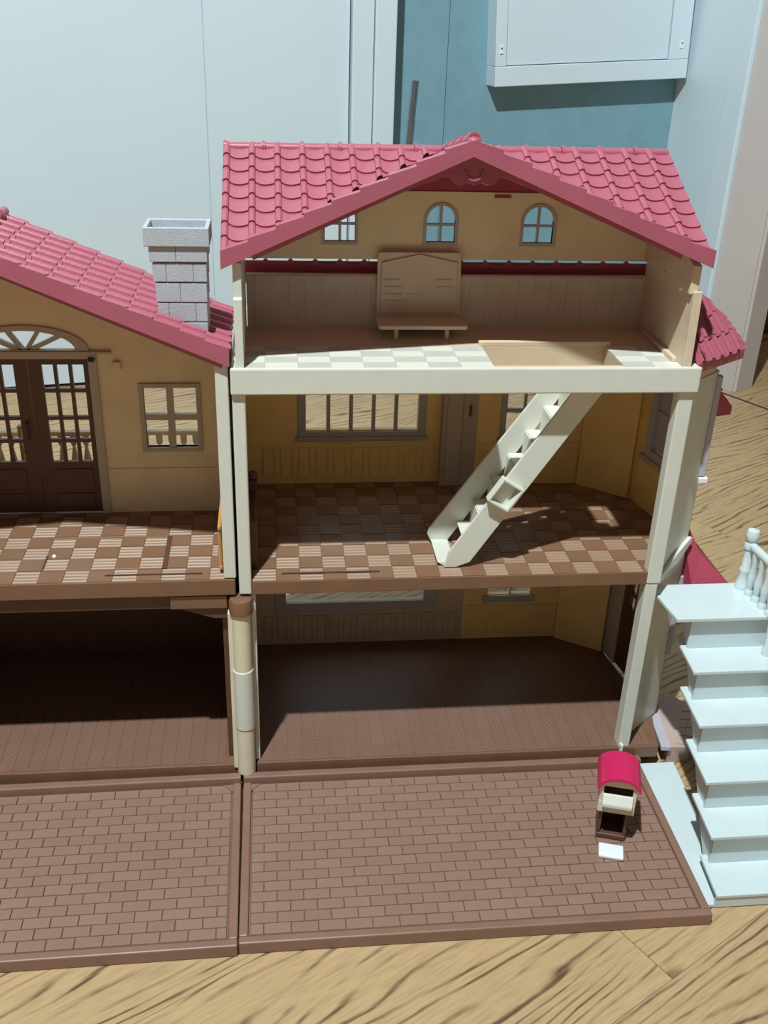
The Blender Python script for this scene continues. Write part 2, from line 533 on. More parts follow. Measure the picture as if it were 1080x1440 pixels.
# porch step outside the front door, with a white kerb
ps = MB().prism([(.3475, .004), (.366, .003), (.390, .052), (.372, .082), (.352, .05)], (G, -.006)).build('porch_step', M['porch'], HR, .0006)
for k in range(5):
    for j in range(3):
        a = Vector((.3555, .0075)) + Vector((.0050, .0103)) * k * 1.05 + Vector((.0062, -.0012)) * j
        MB().prism([(a.x, a.y), (a.x + .0056, a.y - .0011), (a.x + .0100, a.y + .0085), (a.x + .0044, a.y + .0096)], (-.006, -.0053)).build('paving_slip', M['porch'], ps)
MB().prism([(.3395, .0015), (.3478, .0005), (.3535, .046), (.3445, .048)], (-.0075, -.0030)).build('porch_kerb', M['lilac'], HR, .0006)

# --- ground floor walls
t = .004
def wall_run(mb, a, b, z0, z1, th=.004):
    a, b = Vector(a), Vector(b)
    d = (b - a).normalized(); n = Vector((-d.y, d.x)) * th
    return mb.prism([tuple(a), tuple(b), tuple(b + n), tuple(a + n)], (z0, z1))
gw = MB()
holed(gw, -.0085, .195, 0, .1585, D, D + .005, [(.026, .156, .046, .118)])
gfb = gw.build('back_wall', M['tan_panel'], HR)
MB().box(.016, .168, D - .0015, D + .001, .036, .046).box(.016, .026, D - .0015, D + .001, .046, .125).box(.156, .168, D - .0015, D + .001, .046, .125).build('window_ledge', M['grey_frame'], gfb, .0005)
gw2 = MB(); holed(gw2, .195, .2900, 0, .1585, D, D + .005, [(.218, .2385, .0495, .115), (.2405, .259, .0495, .115)])
gfb2 = gw2.build('back_wall', M['yellow'], HR)
MB().box(.213, .263, D - .0025, D + .0005, .0415, .049).build('window_ledge', M['grey_frame'], gfb2, .0006)
gside = wall_run(MB(), (.329, .142), (.2895, D), 0, .1585).build('diagonal_wall', M['yellow'], HR)
# door wall towards the right, with the glazed brown front door
dl = Vector((.345, .044)); dr = Vector((.329, .142)); dd = (dr - dl); DLN = dd.length; ddn = dd.normalized(); dnn = Vector((ddn.y, -ddn.x))
def on_door(mb, s0, s1, z0, z1, d0, d1):
    P = []
    for s, d in ((s0, d0), (s1, d0), (s1, d1), (s0, d1)):
        q = dl + ddn * s + dnn * d
        P.append(q)
    return mb.hexa([(q.x, q.y, z0) for q in P] + [(q.x, q.y, z1) for q in P])
dw = MB()
on_door(dw, 0, .008, 0, .1585, 0, .004); on_door(dw, .076, DLN, 0, .1585, 0, .004); on_door(dw, .008, .076, .140, .1585, 0, .004)
dwall = dw.build('door_wall', M['taupe'], HR)
fd = MB()
on_door(fd, .009, .075, .003, .066, .0005, .0035)
sx = [.009, .020, .0285, .031, .0395, .0445, .053, .0555, .064, .075]
for i in range(0, len(sx), 2): on_door(fd, sx[i], sx[i + 1], .066, .139, .0005, .0035)
for z0, z1 in ((.066, .070), (.0825, .086), (.098, .1015), (.113, .1165), (.128, .139)):
    on_door(fd, .009, .075, z0, z1, .0008, .0032)
fdo = fd.build('front_door', M['door_brown'], HR)
on_door(MB(), .016, .038, .012, .058, -.0006, .0008).build('door_panel', M['door_brown'], fdo, .0005)
on_door(MB(), .046, .068, .012, .058, -.0006, .0008).build('door_panel', M['door_brown'], fdo, .0005)
# wainscot slats on the yellow ground-floor walls
fr_cache = {}
def frame_mesh(w, h, d=.0012, r=.0014, mat='yellow'):
    k = (w, h, mat)
    if k not in fr_cache:
        mb = MB()
        mb.box(-w / 2, w / 2, -d, .0004, 0, r).box(-w / 2, w / 2, -d, .0004, h - r, h).box(-w / 2, -w / 2 + r, -d, .0004, r, h - r).box(w / 2 - r, w / 2, -d, .0004, r, h - r)
        me = mb.mesh('wall_panel'); me.materials.append(M[mat]); fr_cache[k] = me
    return fr_cache[k]
def wainscot(parent, a, b, z, h, pitch, mat, tall=None):
    a, b = Vector(a), Vector(b)
    L = (b - a).length; n = max(1, int(L / pitch)); p = L / n
    d = (b - a).normalized(); ang = math.atan2(d.y, d.x)
    me = frame_mesh(round(p * .72, 4), h, mat=mat)
    for i in range(n):
        q = a + d * (i + .5) * p
        inst('wall_panel', me, parent, Matrix.Translation((q.x, q.y, z)) @ Matrix.Rotation(ang, 4, 'Z'))
wainscot(gfb2, (.197, D), (.288, D), .005, .033, .0075, 'yellow')
wainscot(gfb, (.004, D), (.192, D), .004, .028, .0125, 'tan_panel')
wainscot(gside, (.2895, D), (.329, .142), .005, .050, .0125, 'yellow')
# --- angled corner wall (flange) outside the right post, one per storey
for z0, z1, nm in ((0, .1585, 'corner_wall'), (.1585, ZB, 'corner_wall')):
    wall_run(MB(), (.312, .0135), (.3475, .0432), z0 - (.0005 if z0 == 0 else 0), z1, .0035).build(nm, M['cream_trim'] if 0 else M['cream'], HR, .0004)
# --- posts
MB().box(-.0012, .0024, .004, .012, -.0002, .1585).build('post', M['cream'], HR, .0005)
MB().prism([(.3005, .0), (.310, .0), (.3125, .012), (.3125, .016), (.3005, .012)], (-.0004, .1585)).build('post', M['cream'], HR, .0008)
MB().box(.3015, .304, -.0033, .0005, -.006, .004).build('post_tip', M['cream'], HR, .0005)
MB().box(-.0092, -.0002, -.0005, .008, .1590, .3240).build('post', M['cream'], HR, .0012)
MB().prism([(.3005, -.0005), (.3118, -.0005), (.314, .014), (.3005, .010)], (.1590, .3240)).build('post', M['cream'], HR, .0012)
for z0, z1 in ((0, .1585), (Z1, ZB)):
    MB().box(-.0085, -.0045 if z0 else -.003, .008 if z0 else .012, D + .005, z0, z1).build('side_wall', M['attic'] if z0 else M['tan_panel'], HR)

# --- first floor slab and its chequered tiles
ff = MB().prism([(0, -.0), (.3005, -.0), (.312, .0155), (.343, .042), (.329, .138), (.290, D + .004), (-.0085, D + .004), (-.0085, .009), (0, .009)], (.1585, Z1 - .0005)).build('first_floor', M['floor_brown'], HR, .0006)
PT = .01745
tcache = {}
def tile_obj(kind, w, d, hgt=.0005, g=.00025):
    k = (kind, round(w, 5), round(d, 5))
    if k not in tcache:
        mb = MB()
        if kind == 'ribbed':
            mb.box(g, w - g, g, d - g, -.0004, hgt * .3)
            nr = 4
            for i in range(nr):
                c = d * (i + .5) / nr
                mb.prism([(c - .0012, 0), (c + .0012, 0), (c + .0004, hgt * 1.35), (c - .0004, hgt * 1.35)], (g, w - g), 'x')
        else:
            mb.box(g, w - g, g, d - g, -.0004, hgt)
        me = mb.mesh('floor_tile'); tcache[k] = me
    return tcache[k]
def tiles(parent, x0, x1, y0, y1, z, p, m_plain, m_rib, phase=0, skip=None, kinds=('plain', 'ribbed')):
    i = 0
    x = x0
    while x < x1 - .001:
        w = min(p, x1 - x); y = y0; j = 0
        while y < y1 - .001:
            d = min(p, y1 - y)
            if not (skip and skip(x, x + w, y, y + d)):
                rib = (i + j + phase) % 2
                me = tile_obj(kinds[rib], w, d)
                mat = m_rib if rib else m_plain
                key = (me.name, mat.name)
                if key not in tiles.c:
                    m2 = me.copy(); m2.materials.clear(); m2.materials.append(mat); tiles.c[key] = m2
                inst('floor_tile', tiles.c[key], parent, Matrix.Translation((x, y, z)))
            y += d; j += 1
        x += w; i += 1
tiles.c = {}
def outside_ff(x0, x1, y0, y1):
    # keep tiles inside the diagonal corners of the room
    if (x1 - .290) / (.329 - .290) + (y1 - .138) / (D - .138) > 1.0 and x1 > .29: return True
    return x1 > .3335 or (x1 > .3 and y0 < .03 and (x1 - .300) > .9 * (y0 + .004))
tiles(ff, .0005, .335, .0006, D - .001, Z1 - .0004, PT, M['tile_brown'], M['tile_line'], 1, outside_ff)
MB().box(.022, .095, .0088, .0100, Z1 - .0004, Z1 + .0011).build('slot_strip', M['dark_brown'], ff)

# --- first floor walls
w1 = MB(); holed(w1, -.0085, .1625, Z1, ZB, D, D + .005, [(.0452, .142, .2205, .290)])
w1o = w1.build('back_wall', M['yellow'], HR)
fr = MB()
fr.box(.0385, .1490, D - .002, D + .006, .2150, .2195).box(.0385, .0450, D - .002, D + .006, .2195, .296).box(.1425, .1490, D - .002, D + .006, .2195, .296).box(.0385, .1490, D - .002, D + .006, .290, .296)
win = fr.build('window_frame', M['grey_frame'], HR, .0005)
for i in range(1, 5):
    x = .045 + (.0975) * i / 5
    MB().box(x - .0016, x + .0016, D - .0008, D + .004, .2195, .290).build('mullion', M['grey_frame'], win)
MB().box(.036, .1515, D - .0035, D + .001, .2115, .2150).build('window_sill', M['grey_frame'], win, .0005)
MB().box(0, .1625, D - .0012, D, .2085, .2105).build('dado_rail', M['yellow'], w1o, .0003)
wainscot(w1o, (.006, D), (.161, D), Z1 + .006, .0285, .0155, 'yellow')
# taupe pilaster and cupboard door
pil = MB().box(.1625, .1800, .1575, D + .005, Z1, ZB).build('pilaster', M['taupe'], HR, .0006)
MB().box(.1660, .1790, .1565, .158, Z1 + .004, ZB).build('pilaster_panel', M['taupe'], pil, .0004)
cd = MB().box(.1802, .1935, .1595, .1650, Z1, ZB).build('cupboard_door', M['taupe'], HR, .0004)
MB().tube((.1865, .1578, .236), (.1865, .1578, .246), .0009).tube((.1865, .1578, .245), (.1865, .1600, .245), .0008).tube((.1865, .1578, .237), (.1865, .1600, .237), .0008).build('handle', M['dark_brown'], cd, smooth=True)
w1b = MB(); holed(w1b, .1935, .2905, Z1, ZB, .1600, .1645, [(.2185, .2500, .2205, .290)])
w1bo = w1b.build('back_wall', M['yellow'], HR)
wf2 = MB().box(.2135, .2550, .1585, .1635, .2150, .2195).box(.2135, .2185, .1585, .1635, .2195, .29).box(.2500, .2550, .1585, .1635, .2195, .29).build('window_frame', M['grey_frame'], HR, .0005)
MB().box(.2185, .2500, .1597, .1623, .2385, .2420).box(.2330, .2355, .1595, .1625, .2195, .29).build('mullion', M['grey_frame'], wf2)
MB().box(.2115, .2570, .1575, .1605, .2115, .2150).build('window_sill', M['grey_frame'], wf2, .0005)
MB().box(.1935, .2900, .1588, .1600, .2085, .2105).build('dado_rail', M['yellow'], w1bo, .0003)
wainscot(w1bo, (.196, .1600), (.2885, .1600), Z1 + .006, .0285, .0155, 'yellow')
dg = wall_run(MB(), (.327, .1305), (.2895, .1605), Z1, ZB).build('diagonal_wall', M['yellow'], HR)
wainscot(dg, (.2895, .1605), (.327, .1305), Z1 + .006, .0285, .0155, 'yellow')
def rail_on(a, b, z0, z1, th):
    a, b = Vector(a), Vector(b); d = (b - a).normalized(); n = Vector((d.y, -d.x)) * th
    return MB().prism([tuple(a), tuple(b), tuple(b + n), tuple(a + n)], (z0, z1))
rail_on((.2895, .1605), (.327, .1305), .2085, .2105, .0012).build('dado_rail', M['yellow'], dg, .0003)
# right wall with its grey window
ra, rb = Vector((.3445, .044)), Vector((.327, .1305))
rd = (rb - ra).normalized(); rn = Vector((rd.y, -rd.x)); RL = (rb - ra).length
def on_r(mb, s0, s1, z0, z1, d0, d1):
    P = [ra + rd * s + rn * d for s, d in ((s0, d0), (s1, d0), (s1, d1), (s0, d1))]
    return mb.hexa([(q.x, q.y, z0) for q in P] + [(q.x, q.y, z1) for q in P])
rwm = MB(); on_r(rwm, 0, .018, Z1, ZB, 0, .004); on_r(rwm, .068, RL, Z1, ZB, 0, .004); on_r(rwm, .018, .068, Z1, .222, 0, .004); on_r(rwm, .018, .068, .296, ZB, 0, .004)
rwo = rwm.build('right_wall', M['yellow'], HR)
rf = MB(); on_r(rf, .014, .022, .218, .300, -.002, .005); on_r(rf, .064, .072, .218, .300, -.002, .005); on_r(rf, .022, .064, .218, .225, -.002, .005); on_r(rf, .022, .064, .293, .300, -.002, .005)
rfo = rf.build('window_frame', M['lilac'], HR, .0005)
mm = MB(); on_r(mm, .0415, .0445, .225, .293, 0, .003); on_r(mm, .022, .064, .257, .260, 0, .003); mm.build('mullion', M['lilac'], rfo)
on_r(MB(), .010, .076, .2135, .218, -.004, .003).build('window_sill', M['taupe'], rfo, .0005)
on_r(MB(), .026, .064, .226, .292, .0015, .0025).build('shutter', M['lilac'], rfo)
# outside: shutter strip with white foot, small awning further back
MB().box(.3465, .3510, .0415, .0465, .2300, .3120).build('outer_shutter', M['lilac'], HR, .0006)
MB().box(.3465, .3510, .0415, .0465, .0620, .1400).build('outer_shutter', M['lilac'], HR, .0006)
MB().box(.3465, .3540, .0405, .0460, .2240, .2292).build('shutter_foot', M['white'], HR, .0010)
MB().poly([(.350, .045, .302), (.3690, .055, .2830), (.3690, .085, .2830), (.350, .095, .302), (.350, .045, .278), (.3690, .055, .2760), (.3690, .085, .2760), (.350, .095, .278)],
          [(0, 1, 2, 3), (0, 4, 5, 1), (1, 5, 6, 2), (2, 6, 7, 3), (4, 7, 6, 5), (0, 3, 7, 4)]).build('window_awning', M['red_dark'], HR, .0006)
# small brown gate folded against the left wall
gt = MB().box(-.0030, .0035, .020, .088, Z1 + .0005, Z1 + .033).box(-.0034, .0042, .018, .026, Z1 + .0005, Z1 + .040).box(-.0034, .0042, .082, .090, Z1 + .0005, Z1 + .043).build('side_gate', M['dark_brown'], HR, .0006)
for k in range(3):
    MB().box(.0035, .0042, .030 + k * .018, .043 + k * .018, Z1 + .006, Z1 + .028).build('gate_panel', M['floor_brown'], gt, .0003)
MB().lathe((.0006, .086, Z1 + .043), [(.0008, 0), (.0034, .001), (.0040, .0035), (.0030, .006), (.0008, .007)]).build('newel_knob', M['dark_brown'], gt, smooth=True)

# porch roof above the front door (red) and its cream fin
pr = MB().poly([(.3460, .062, .192), (.352, .030, .138), (.384, .026, .138), (.384, .100, .138), (.3455, .085, .192), (.352, .030, .134), (.384, .026, .134), (.384, .100, .134), (.336, .110, .134), (.336, .100, .192), (.361, .043, .160), (.361, .0885, .160)],
              [(0, 1, 2, 10), (0, 10, 11, 4), (10, 2, 3, 11), (1, 5, 6, 2), (2, 6, 7, 3), (4, 11, 3, 7, 8, 9), (5, 8, 7, 6), (0, 4, 9), (1, 0, 9, 8, 5)]).build('porch_roof', M['red_dark'], HR, .0005)
fa, fb = Vector((.312, .0135)), Vector((.3455, .0415))
fdir = (fb - fa).normalized(); fno = Vector((fdir.y, -fdir.x))
fin = [(.006, .1570), (.030, .1590), (.0475, .1715), (.0485, .1760), (.0450, .1770), (.024, .1685)]
fin_v = []
for d_ in (.0, .0035):
    for s_, z_ in fin:
        q = fa + fdir * s_ + fno * d_
        fin_v.append((q.x, q.y, z_))
nf = len(fin)
MB().poly(fin_v, [tuple(range(nf)), tuple(range(2 * nf - 1, nf - 1, -1))] + [(i, (i + 1) % nf, nf + (i + 1) % nf, nf + i) for i in range(nf)]).build('porch_fin', M['cream'], HR, .0008)

# --- attic: beam, floor with the ladder hole
hx0, hx1, hy0, hy1 = .168, .2595, .0075, .0480
af = MB()
af.box(-.0095, hx0, 0, .100, ZB, ZA - .0008).box(hx1, .3125, 0, .100, ZB, ZA - .0008).box(hx0, hx1, 0, hy0, ZB, ZA - .0008).box(hx0, hx1, hy1, .100, ZB, ZA - .0008).box(-.0085, .290, .100, D + .004, ZB, ZA - .004)
af.prism([(.3125, .014), (.3445, .042), (.327, .1300), (.290, D), (.290, .10), (.3125, .10)], (ZB, ZA - .004))
afo = af.build('attic_floor', M['attic_floor'], HR)
bm_ = MB().box(-.0098, .3130, -.0035, .0, ZB - .0002, ZA + .0010).build('front_beam', M['cream'], HR, .0012)
def inhole(x0, x1, y0, y1):
    return x1 > hx0 + .001 and x0 < hx1 - .001 and y1 > hy0 and y0 < hy1
def attic_tile(x0, x1, y0, y1, k):
    me = tile_obj('plain', round(x1 - x0, 5), round(y1 - y0, 5), .0006, .00006)
    mat = M['tile_white'] if k else M['tile_grey']
    key = (me.name, mat.name)
    if key not in tiles.c:
        m2 = me.copy(); m2.materials.clear(); m2.materials.append(mat); tiles.c[key] = m2
    inst('floor_tile', tiles.c[key], afo, Matrix.Translation((x0, y0, ZA - .0006)))
xs = [-.009 + i * .0221 for i in range(9)]
xs = [x for x in xs if x < hx0 - .004] + [hx0]
xr = [hx1, hx1 + .0221, .3125]
ys = [.0004, .0130, .0250, .0370, .0480]
for a, b in zip(ys[:-1], ys[1:]):
    for grp in (xs, xr):
        for i, (c, d) in enumerate(zip(grp[:-1], grp[1:])):
            attic_tile(c, d, a, b, (i + ys.index(a)) % 2)
ys2 = [.0480, .0640, .0800, .0955]  # rear rows: the roof's shadow on the floor is painted by tan tiles
xa = [-.002 + i * .0235 for i in range(14)]
for a, b in zip(ys2[:-1], ys2[1:]):
    for i, (c, d) in enumerate(zip(xa[:-1], xa[1:])):
        me = tile_obj('plain', round(d - c, 5), round(b - a, 5), .0006, .00006)
        key = (me.name, 'attic')
        if key not in tiles.c:
            m2 = me.copy(); m2.materials.clear(); m2.materials.append(M['attic_floor']); tiles.c[key] = m2
        inst('floor_tile', tiles.c[key], afo, Matrix.Translation((c, a, ZA - .0006)))
MB().box(hx0 - .002, hx1 + .004, hy1, hy1 + .0045, ZA - .0002, ZA + .0034).build('hole_ledge', M['beech'], HR, .0005)
# --- attic walls
lw_ = MB().box(.000, .300, .096, .1005, ZA - .001, .3725).build('attic_low_wall', M['attic'], HR)
cm = plastic('tan_slat', (198, 166, 128), .5, .05)
for k in range(24):
    x = .006 + k * .0123
    MB().box(x, x + .01215, .0953, .0962, ZA, .3715).build('wall_slat', M['attic'], lw_)
gx = MB()
wz0, wz1 = .3835, .4320
aw = [(.0572, .0790), (.1310, .1520), (.2028, .2252)]
holed(gx, -.002, .302, wz0, wz1, .0975, .1015, [(a, b, .3962, .4225) for a, b in aw])
for a, b in aw: arch_fill(gx, a, b, .4120, .4225, .0975, .1015)
gwo = gx.build('gable_wall', M['ochre'], HR)
for a, b in aw:
    c = (a + b) / 2
    f = MB()
    f.box(a - .0022, a, .0966, .1008, .3964, .412).box(b, b + .0022, .0966, .1008, .3964, .412).box(a - .0022, b + .0022, .0966, .1008, .3940, .3964)
    n = 10
    for i in range(n):
        a0, a1 = math.pi * i / n, math.pi * (i + 1) / n
        rx, rz = (b - a) / 2, .0105
        p = [(c + (rx) * math.cos(a0), .412 + rz * math.sin(a0)), (c + (rx + .0022) * math.cos(a0), .412 + (rz + .002) * math.sin(a0)), (c + (rx + .0022) * math.cos(a1), .412 + (rz + .002) * math.sin(a1)), (c + rx * math.cos(a1), .412 + rz * math.sin(a1))]
        f.prism(p, (.0966, .1008), 'y')
    fo = f.build('arched_window', M['taupe'], gwo)
    MB().box(c - .0009, c + .0009, .0978, .1006, .3962, .4222).box(a, b, .0980, .1004, .4078, .4094).build('mullion', M['grey_frame'], fo)
MB().box(.1795, .1915, .0962, .0976, .4283, .4300).build('wall_slot', M['red_dark'], gwo)
# scalloped red band of the rear eave, seen through the gap
rb_ = MB()
n = 17
x0, x1 = -.004, .306
pts = [(x0, .3650)]
top = []
for i in range(n):
    xa_, xb_ = x0 + (x1 - x0) * i / n, x0 + (x1 - x0) * (i + 1) / n
    for k in range(6):
        tt = k / 6
        z = .3815 - .0022 * math.sin(math.pi * tt) ** .7 + (.0018 if k == 0 else 0)
        top.append((xa_ + (xb_ - xa_) * tt, z - .0015))
top.append((x1, .3800))
rb_.prism([(x0, .3655)] + top + [(x1, .3655)], (.1060, .1085), 'y')
rb_.build('rear_eave', M['red_dark'], HR)
MB().slab([(x0, .1085, .3795), (x1, .1085, .3795), (x1, .19, .345), (x0, .19, .345)], .003).build('rear_roof', M['red'], HR)
# attic side walls with their stepped tops
MB().prism([(0, ZA), (.0975, ZA), (.0975, .432), (.040, .4085), (.0015, .4020), (.0015, .380), (0, .379)], (-.0060, -.0005), 'x').build('attic_side_wall', M['cream'], HR, .0004)
asr = MB().prism([(0, ZA), (.0975, ZA), (.0975, .3850), (0.002, .3850)], (.3000, .3060), 'x').build('attic_side_wall', M['attic'], HR, .0004)
MB().prism([(.004, .3830), (.020, .3835), (.024, .3800), (.070, .3800), (.075, .3850), (.0975, .3850), (.0975, .4300), (.030, .4100), (.004, .4020)], (.2975, .3035), 'x').build('attic_side_wall', M['beech'], HR, .0004)
MB().prism([(.012, ZA), (.080, ZA), (.080, ZA + .0035), (.012, ZA + .0035)], (.2965, .3000), 'x').build('side_ledge', M['attic'], HR, .0006)
MB().lathe((.3025, .004, ZA), [(.0022, 0), (.0022, .010), (.0015, .014), (.0008, .015)]).build('corner_peg', M['cream'], HR, smooth=True)

# --- the red roof
XL, XR_, XC = -.0130, .3068, .1425
L0, R0_ = Vector((XL, 0, .4065)), Vector((XR_, 0, .4100))
RLv, RRv, RCv = Vector((XL, .105, .4590)), Vector((XR_, .105, .4605)), Vector((XC, .105, .4598))
AP = Vector((.1430, 0, .4790))
roof = MB().slab([L0, RCv, RLv], .004).slab([R0_, RRv, RCv], .004).slab([L0, AP, RCv], .003).slab([R0_, RCv, AP], .003).build('roof', M['red'], HR)
MB().slab([RLv, RRv, (XR_, .205, .4085), (XL, .205, .4085)], .004).build('rear_slope', M['red'], HR)
# left field
for (A, B, Ctop, sgn) in ((L0, RLv, RCv, 1), (R0_, RRv, RCv, -1)):
    up = (B - A); vlen = up.length
    wid = (Ctop - B).length
    nv = 8; l = vlen / nv
    nu = 9; w = wid / nu
    if sgn > 0:
        tiles_on(roof, A, (1, 0, 0.005), up, nu, nv, [(0, 0), (wid, vlen), (0, vlen)], w, l)
    else:
        O = A - Vector((wid, 0, 0.0004))
        tiles_on(roof, O, (1, 0, 0.002), up, nu, nv, [(wid, 0), (wid, vlen), (0, vlen)], w, l)
# ridge cap tiles along the main ridge
for i in range(12):
    a = RLv.lerp(RRv, i / 12); b = RLv.lerp(RRv, (i + 1) / 12)
    m = MB(); m.tube(a + Vector((.0004, 0, -.0005)), b + Vector((-.0004, 0, -.0005)), .0034, 10); m.tube(a + Vector((0, 0, -.0003)), a + Vector((.0022, 0, -.0003)), .0044, 10)
    m.build('ridge_tile', M['red'], roof, smooth=True)
# short sloping ridge from the gable peak back to the main ridge
for i in range(4):
    a = AP.lerp(RCv, i / 4); b = AP.lerp(RCv, (i + 1) / 4)
    m = MB(); m.tube(a, b, .0034, 10); m.tube(a, a.lerp(b, .25), .0044, 10); m.build('ridge_tile', M['red'], roof, smooth=True)
verge(roof, (XL, .4085), (AP.x, .4785), 9, -.0035, .004, .0095)
verge(roof, (XR_ + .001, .4115), (AP.x, .4785), 9, -.0035, .004, .0095)
verge(roof, (XL + .020, .4070), (AP.x, .4690), 1, .0005, .004, .0030, 0)
verge(roof, (XR_ - .020, .4100), (AP.x, .4690), 1, .0005, .004, .0030, 0)
MB().lathe((AP.x, .001, .4745), [(.0030, 0), (.0044, .001), (.0044, .0038), (.0032, .0052), (.001, .0058)], 12).build('ridge_tile', M['red'], roof, smooth=True)
# scalloped pediment below the peak
pts = [(.1085, .4520), (.1445, .4692), (.1835, .4525)]
low = [(.176, .4522), (.170, .4538), (.165, .4560), (.161, .4555), (.158, .4520), (.154, .4508), (.150, .4525), (.1455, .4512), (.141, .4525), (.137, .4508), (.133, .4520), (.130, .4555), (.126, .4560), (.121, .4538), (.115, .4522)]
MB().prism(pts + low, (.0030, .0050), 'y').build('pediment', M['red'], HR, .0003)
pm = MB()
for i in range(12):
    a0, a1 = math.pi + math.pi * i / 12, math.pi + math.pi * (i + 1) / 12
    c = (.1450, .4600)
    pm.prism([(c[0] + .0050 * math.cos(a0), c[1] + .0050 * math.sin(a0)), (c[0] + .0062 * math.cos(a0), c[1] + .0062 * math.sin(a0)), (c[0] + .0062 * math.cos(a1), c[1] + .0062 * math.sin(a1)), (c[0] + .0050 * math.cos(a1), c[1] + .0050 * math.sin(a1))], (.0018, .0034), 'y')
pm.build('pediment_rosette', M['red'], HR)
# upright panel above the gable wall, dark red painting the shaded roof interior
MB().box(.030, .262, .0985, .1015, .4318, .4560).build('roof_shade_panel', M['red_dark'], HR)

# --- bay roof on the right side
E1, E2, T1 = Vector((.3140, .002, .3350)), Vector((.3580, .034, .3350)), Vector((.3105, .046, .3860))
E3, T2 = Vector((.376, .120, .3350)), Vector((.3105, .120, .3860))
W1 = Vector((.3085, .022, .3340))
br = MB().slab([E1, E2, T1], .004).slab([E2, E3, T2, T1], .004).slab([W1, E1, T1], .003).build('bay_roof', M['red'], HR)
ue = (E2 - E1).normalized(); el = (E2 - E1).length
foot = E1 + ue * (T1 - E1).dot(ue)
ve = (T1 - foot); vl = ve.length; tu = (foot - E1).length
if tu < 0: tu = 0
tiles_on(br, E1, ue, ve, 5, 4, [(0, 0), (el, 0), (max(.002, (T1 - E1).dot(ue)), vl)], el / 5, vl / 4)
ue = (E3 - E2).normalized(); n_ = (E3 - E2).cross(T1 - E2)
ve = (T2 - E3) - ue * (T2 - E3).dot(ue)
tl = (E3 - E2).length
tiles_on(br, E2, ue, ve, 5, 4, [(0, 0), (tl, 0), ((T2 - E2).dot(ue), ve.length), ((T1 - E2).dot(ue), ve.length)], tl / 5, ve.length / 4)
m = MB(); m.prism([(E1.x - .001, E1.y - .001), (E2.x + .001, E2.y - .001), (E2.x - .002, E2.y + .002), (E1.x, E1.y + .003)], (.3285, .3362)); m.build('bay_fascia', M['red'], br, .0006)
MB().prism([(E2.x + .001, E2.y - .001), (E3.x + .001, E3.y), (E3.x - .003, E3.y), (E2.x - .002, E2.y + .002)], (.3285, .3362)).build('bay_fascia', M['red'], br, .0006)

# ================================================================== LEFT TOY HOUSE
HL = thing('dollhouse', (-.167, .06, G), 'open two-storey toy house half with French doors and a grey chimney', 'dollhouse')
ZL = .1725
XA, XB, XM = -.323, -.0115, -.167
DL = .1120
lb = MB().box(XA, -.0125, -.0005, .168, -.012, -.0006).build('base', M['floor_brown'], HL, .0006)
MB().box(XA + .012, -.024, .012, .155, G, -.012).build('foot', M['dark_brown'], lb)
herringbone(lb, XA + .004, -.026, .002, .150, -.0006)
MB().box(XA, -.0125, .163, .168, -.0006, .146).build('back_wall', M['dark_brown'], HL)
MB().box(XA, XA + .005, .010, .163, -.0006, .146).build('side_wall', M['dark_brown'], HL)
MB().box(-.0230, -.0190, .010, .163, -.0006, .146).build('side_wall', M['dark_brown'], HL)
# first floor slab, lower brown band with chamfered corners
lf = MB().box(XA, -.0120, -.0005, .168, .1590, ZL - .0005).build('first_floor', M['floor_brown'], HL, .0006)
MB().prism([(XA, .1585), (XA, .132), (XA + .012, .132), (XA + .034, .1455), (-.055, .1455), (-.0290, .1360), (-.0185, .1360), (-.0185, .1585)], (.0045, .010), 'y').build('lintel', M['dark_brown'], HL, .0005)
MB().box(-.0600, -.0185, .0015, .0060, .1465, .1575).build('bracket', M['floor_brown'], HL, .0006)
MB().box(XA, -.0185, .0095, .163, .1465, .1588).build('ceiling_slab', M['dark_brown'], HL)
tx0, tx1, ty0, ty1 = -.1520, -.0660, .0170, .0670
tiles(lf, -.2225 - PT * 5, -.0195, .0006, DL - .0005, ZL - .0004, PT, M['tile_brown'], M['tile_line'], 1)
td = MB().box(tx1, tx1 + .0035, ty0, ty1, ZL - .0003, ZL + .0010).build('trapdoor_slot', M['dark_brown'], lf)
MB().box(tx0 - .0008, tx0 + .0004, ty0, ty0 + .022, ZL - .0003, ZL + .0012).build('trapdoor_edge', M['dark_brown'], lf)
MB().box(tx0, tx1, ty0 - .0006, ty0 + .0003, ZL - .0003, ZL + .0011).build('trapdoor_edge', M['tile_line'], lf)
MB().box(tx0, tx1, ty1 - .0003, ty1 + .0006, ZL - .0003, ZL + .0011).build('trapdoor_edge', M['tile_line'], lf)
MB().box(-.1060, -.0360, .0078, .0088, ZL - .0003, ZL + .0011).build('slot_strip', M['dark_brown'], lf)
MB().lathe((-.1475, .0390, ZL), [(.0016, 0), (.0016, .0008), (.0009, .0016), (.0002, .0018)], 10).build('trapdoor_knob', M['white'], lf, smooth=True)
# back wall with French doors, fan light and window
DX0, DX1, DT = -.2135, -.1215, .3035
WX0, WX1, WZ0, WZ1 = -.0822, -.0420, .2300, .2800
lw = MB(); holed(lw, XA, -.0180, ZL, .3320, DL, DL + .0045, [(DX0, DX1, ZL, DT), (WX0, WX1, WZ0, WZ1), (-.2050, -.1290, .3095, .3250)])
arch_fill(lw, -.2050, -.1290, .3098, .3250, DL, DL + .0045, 12)
lw.prism([(XA, .3320), (-.0180, .3320), (-.0180, .3390), (XM, .4020), (XA, .3390)], (DL, DL + .0045), 'y')
lwo = lw.build('back_wall', M['ochre'], HL)
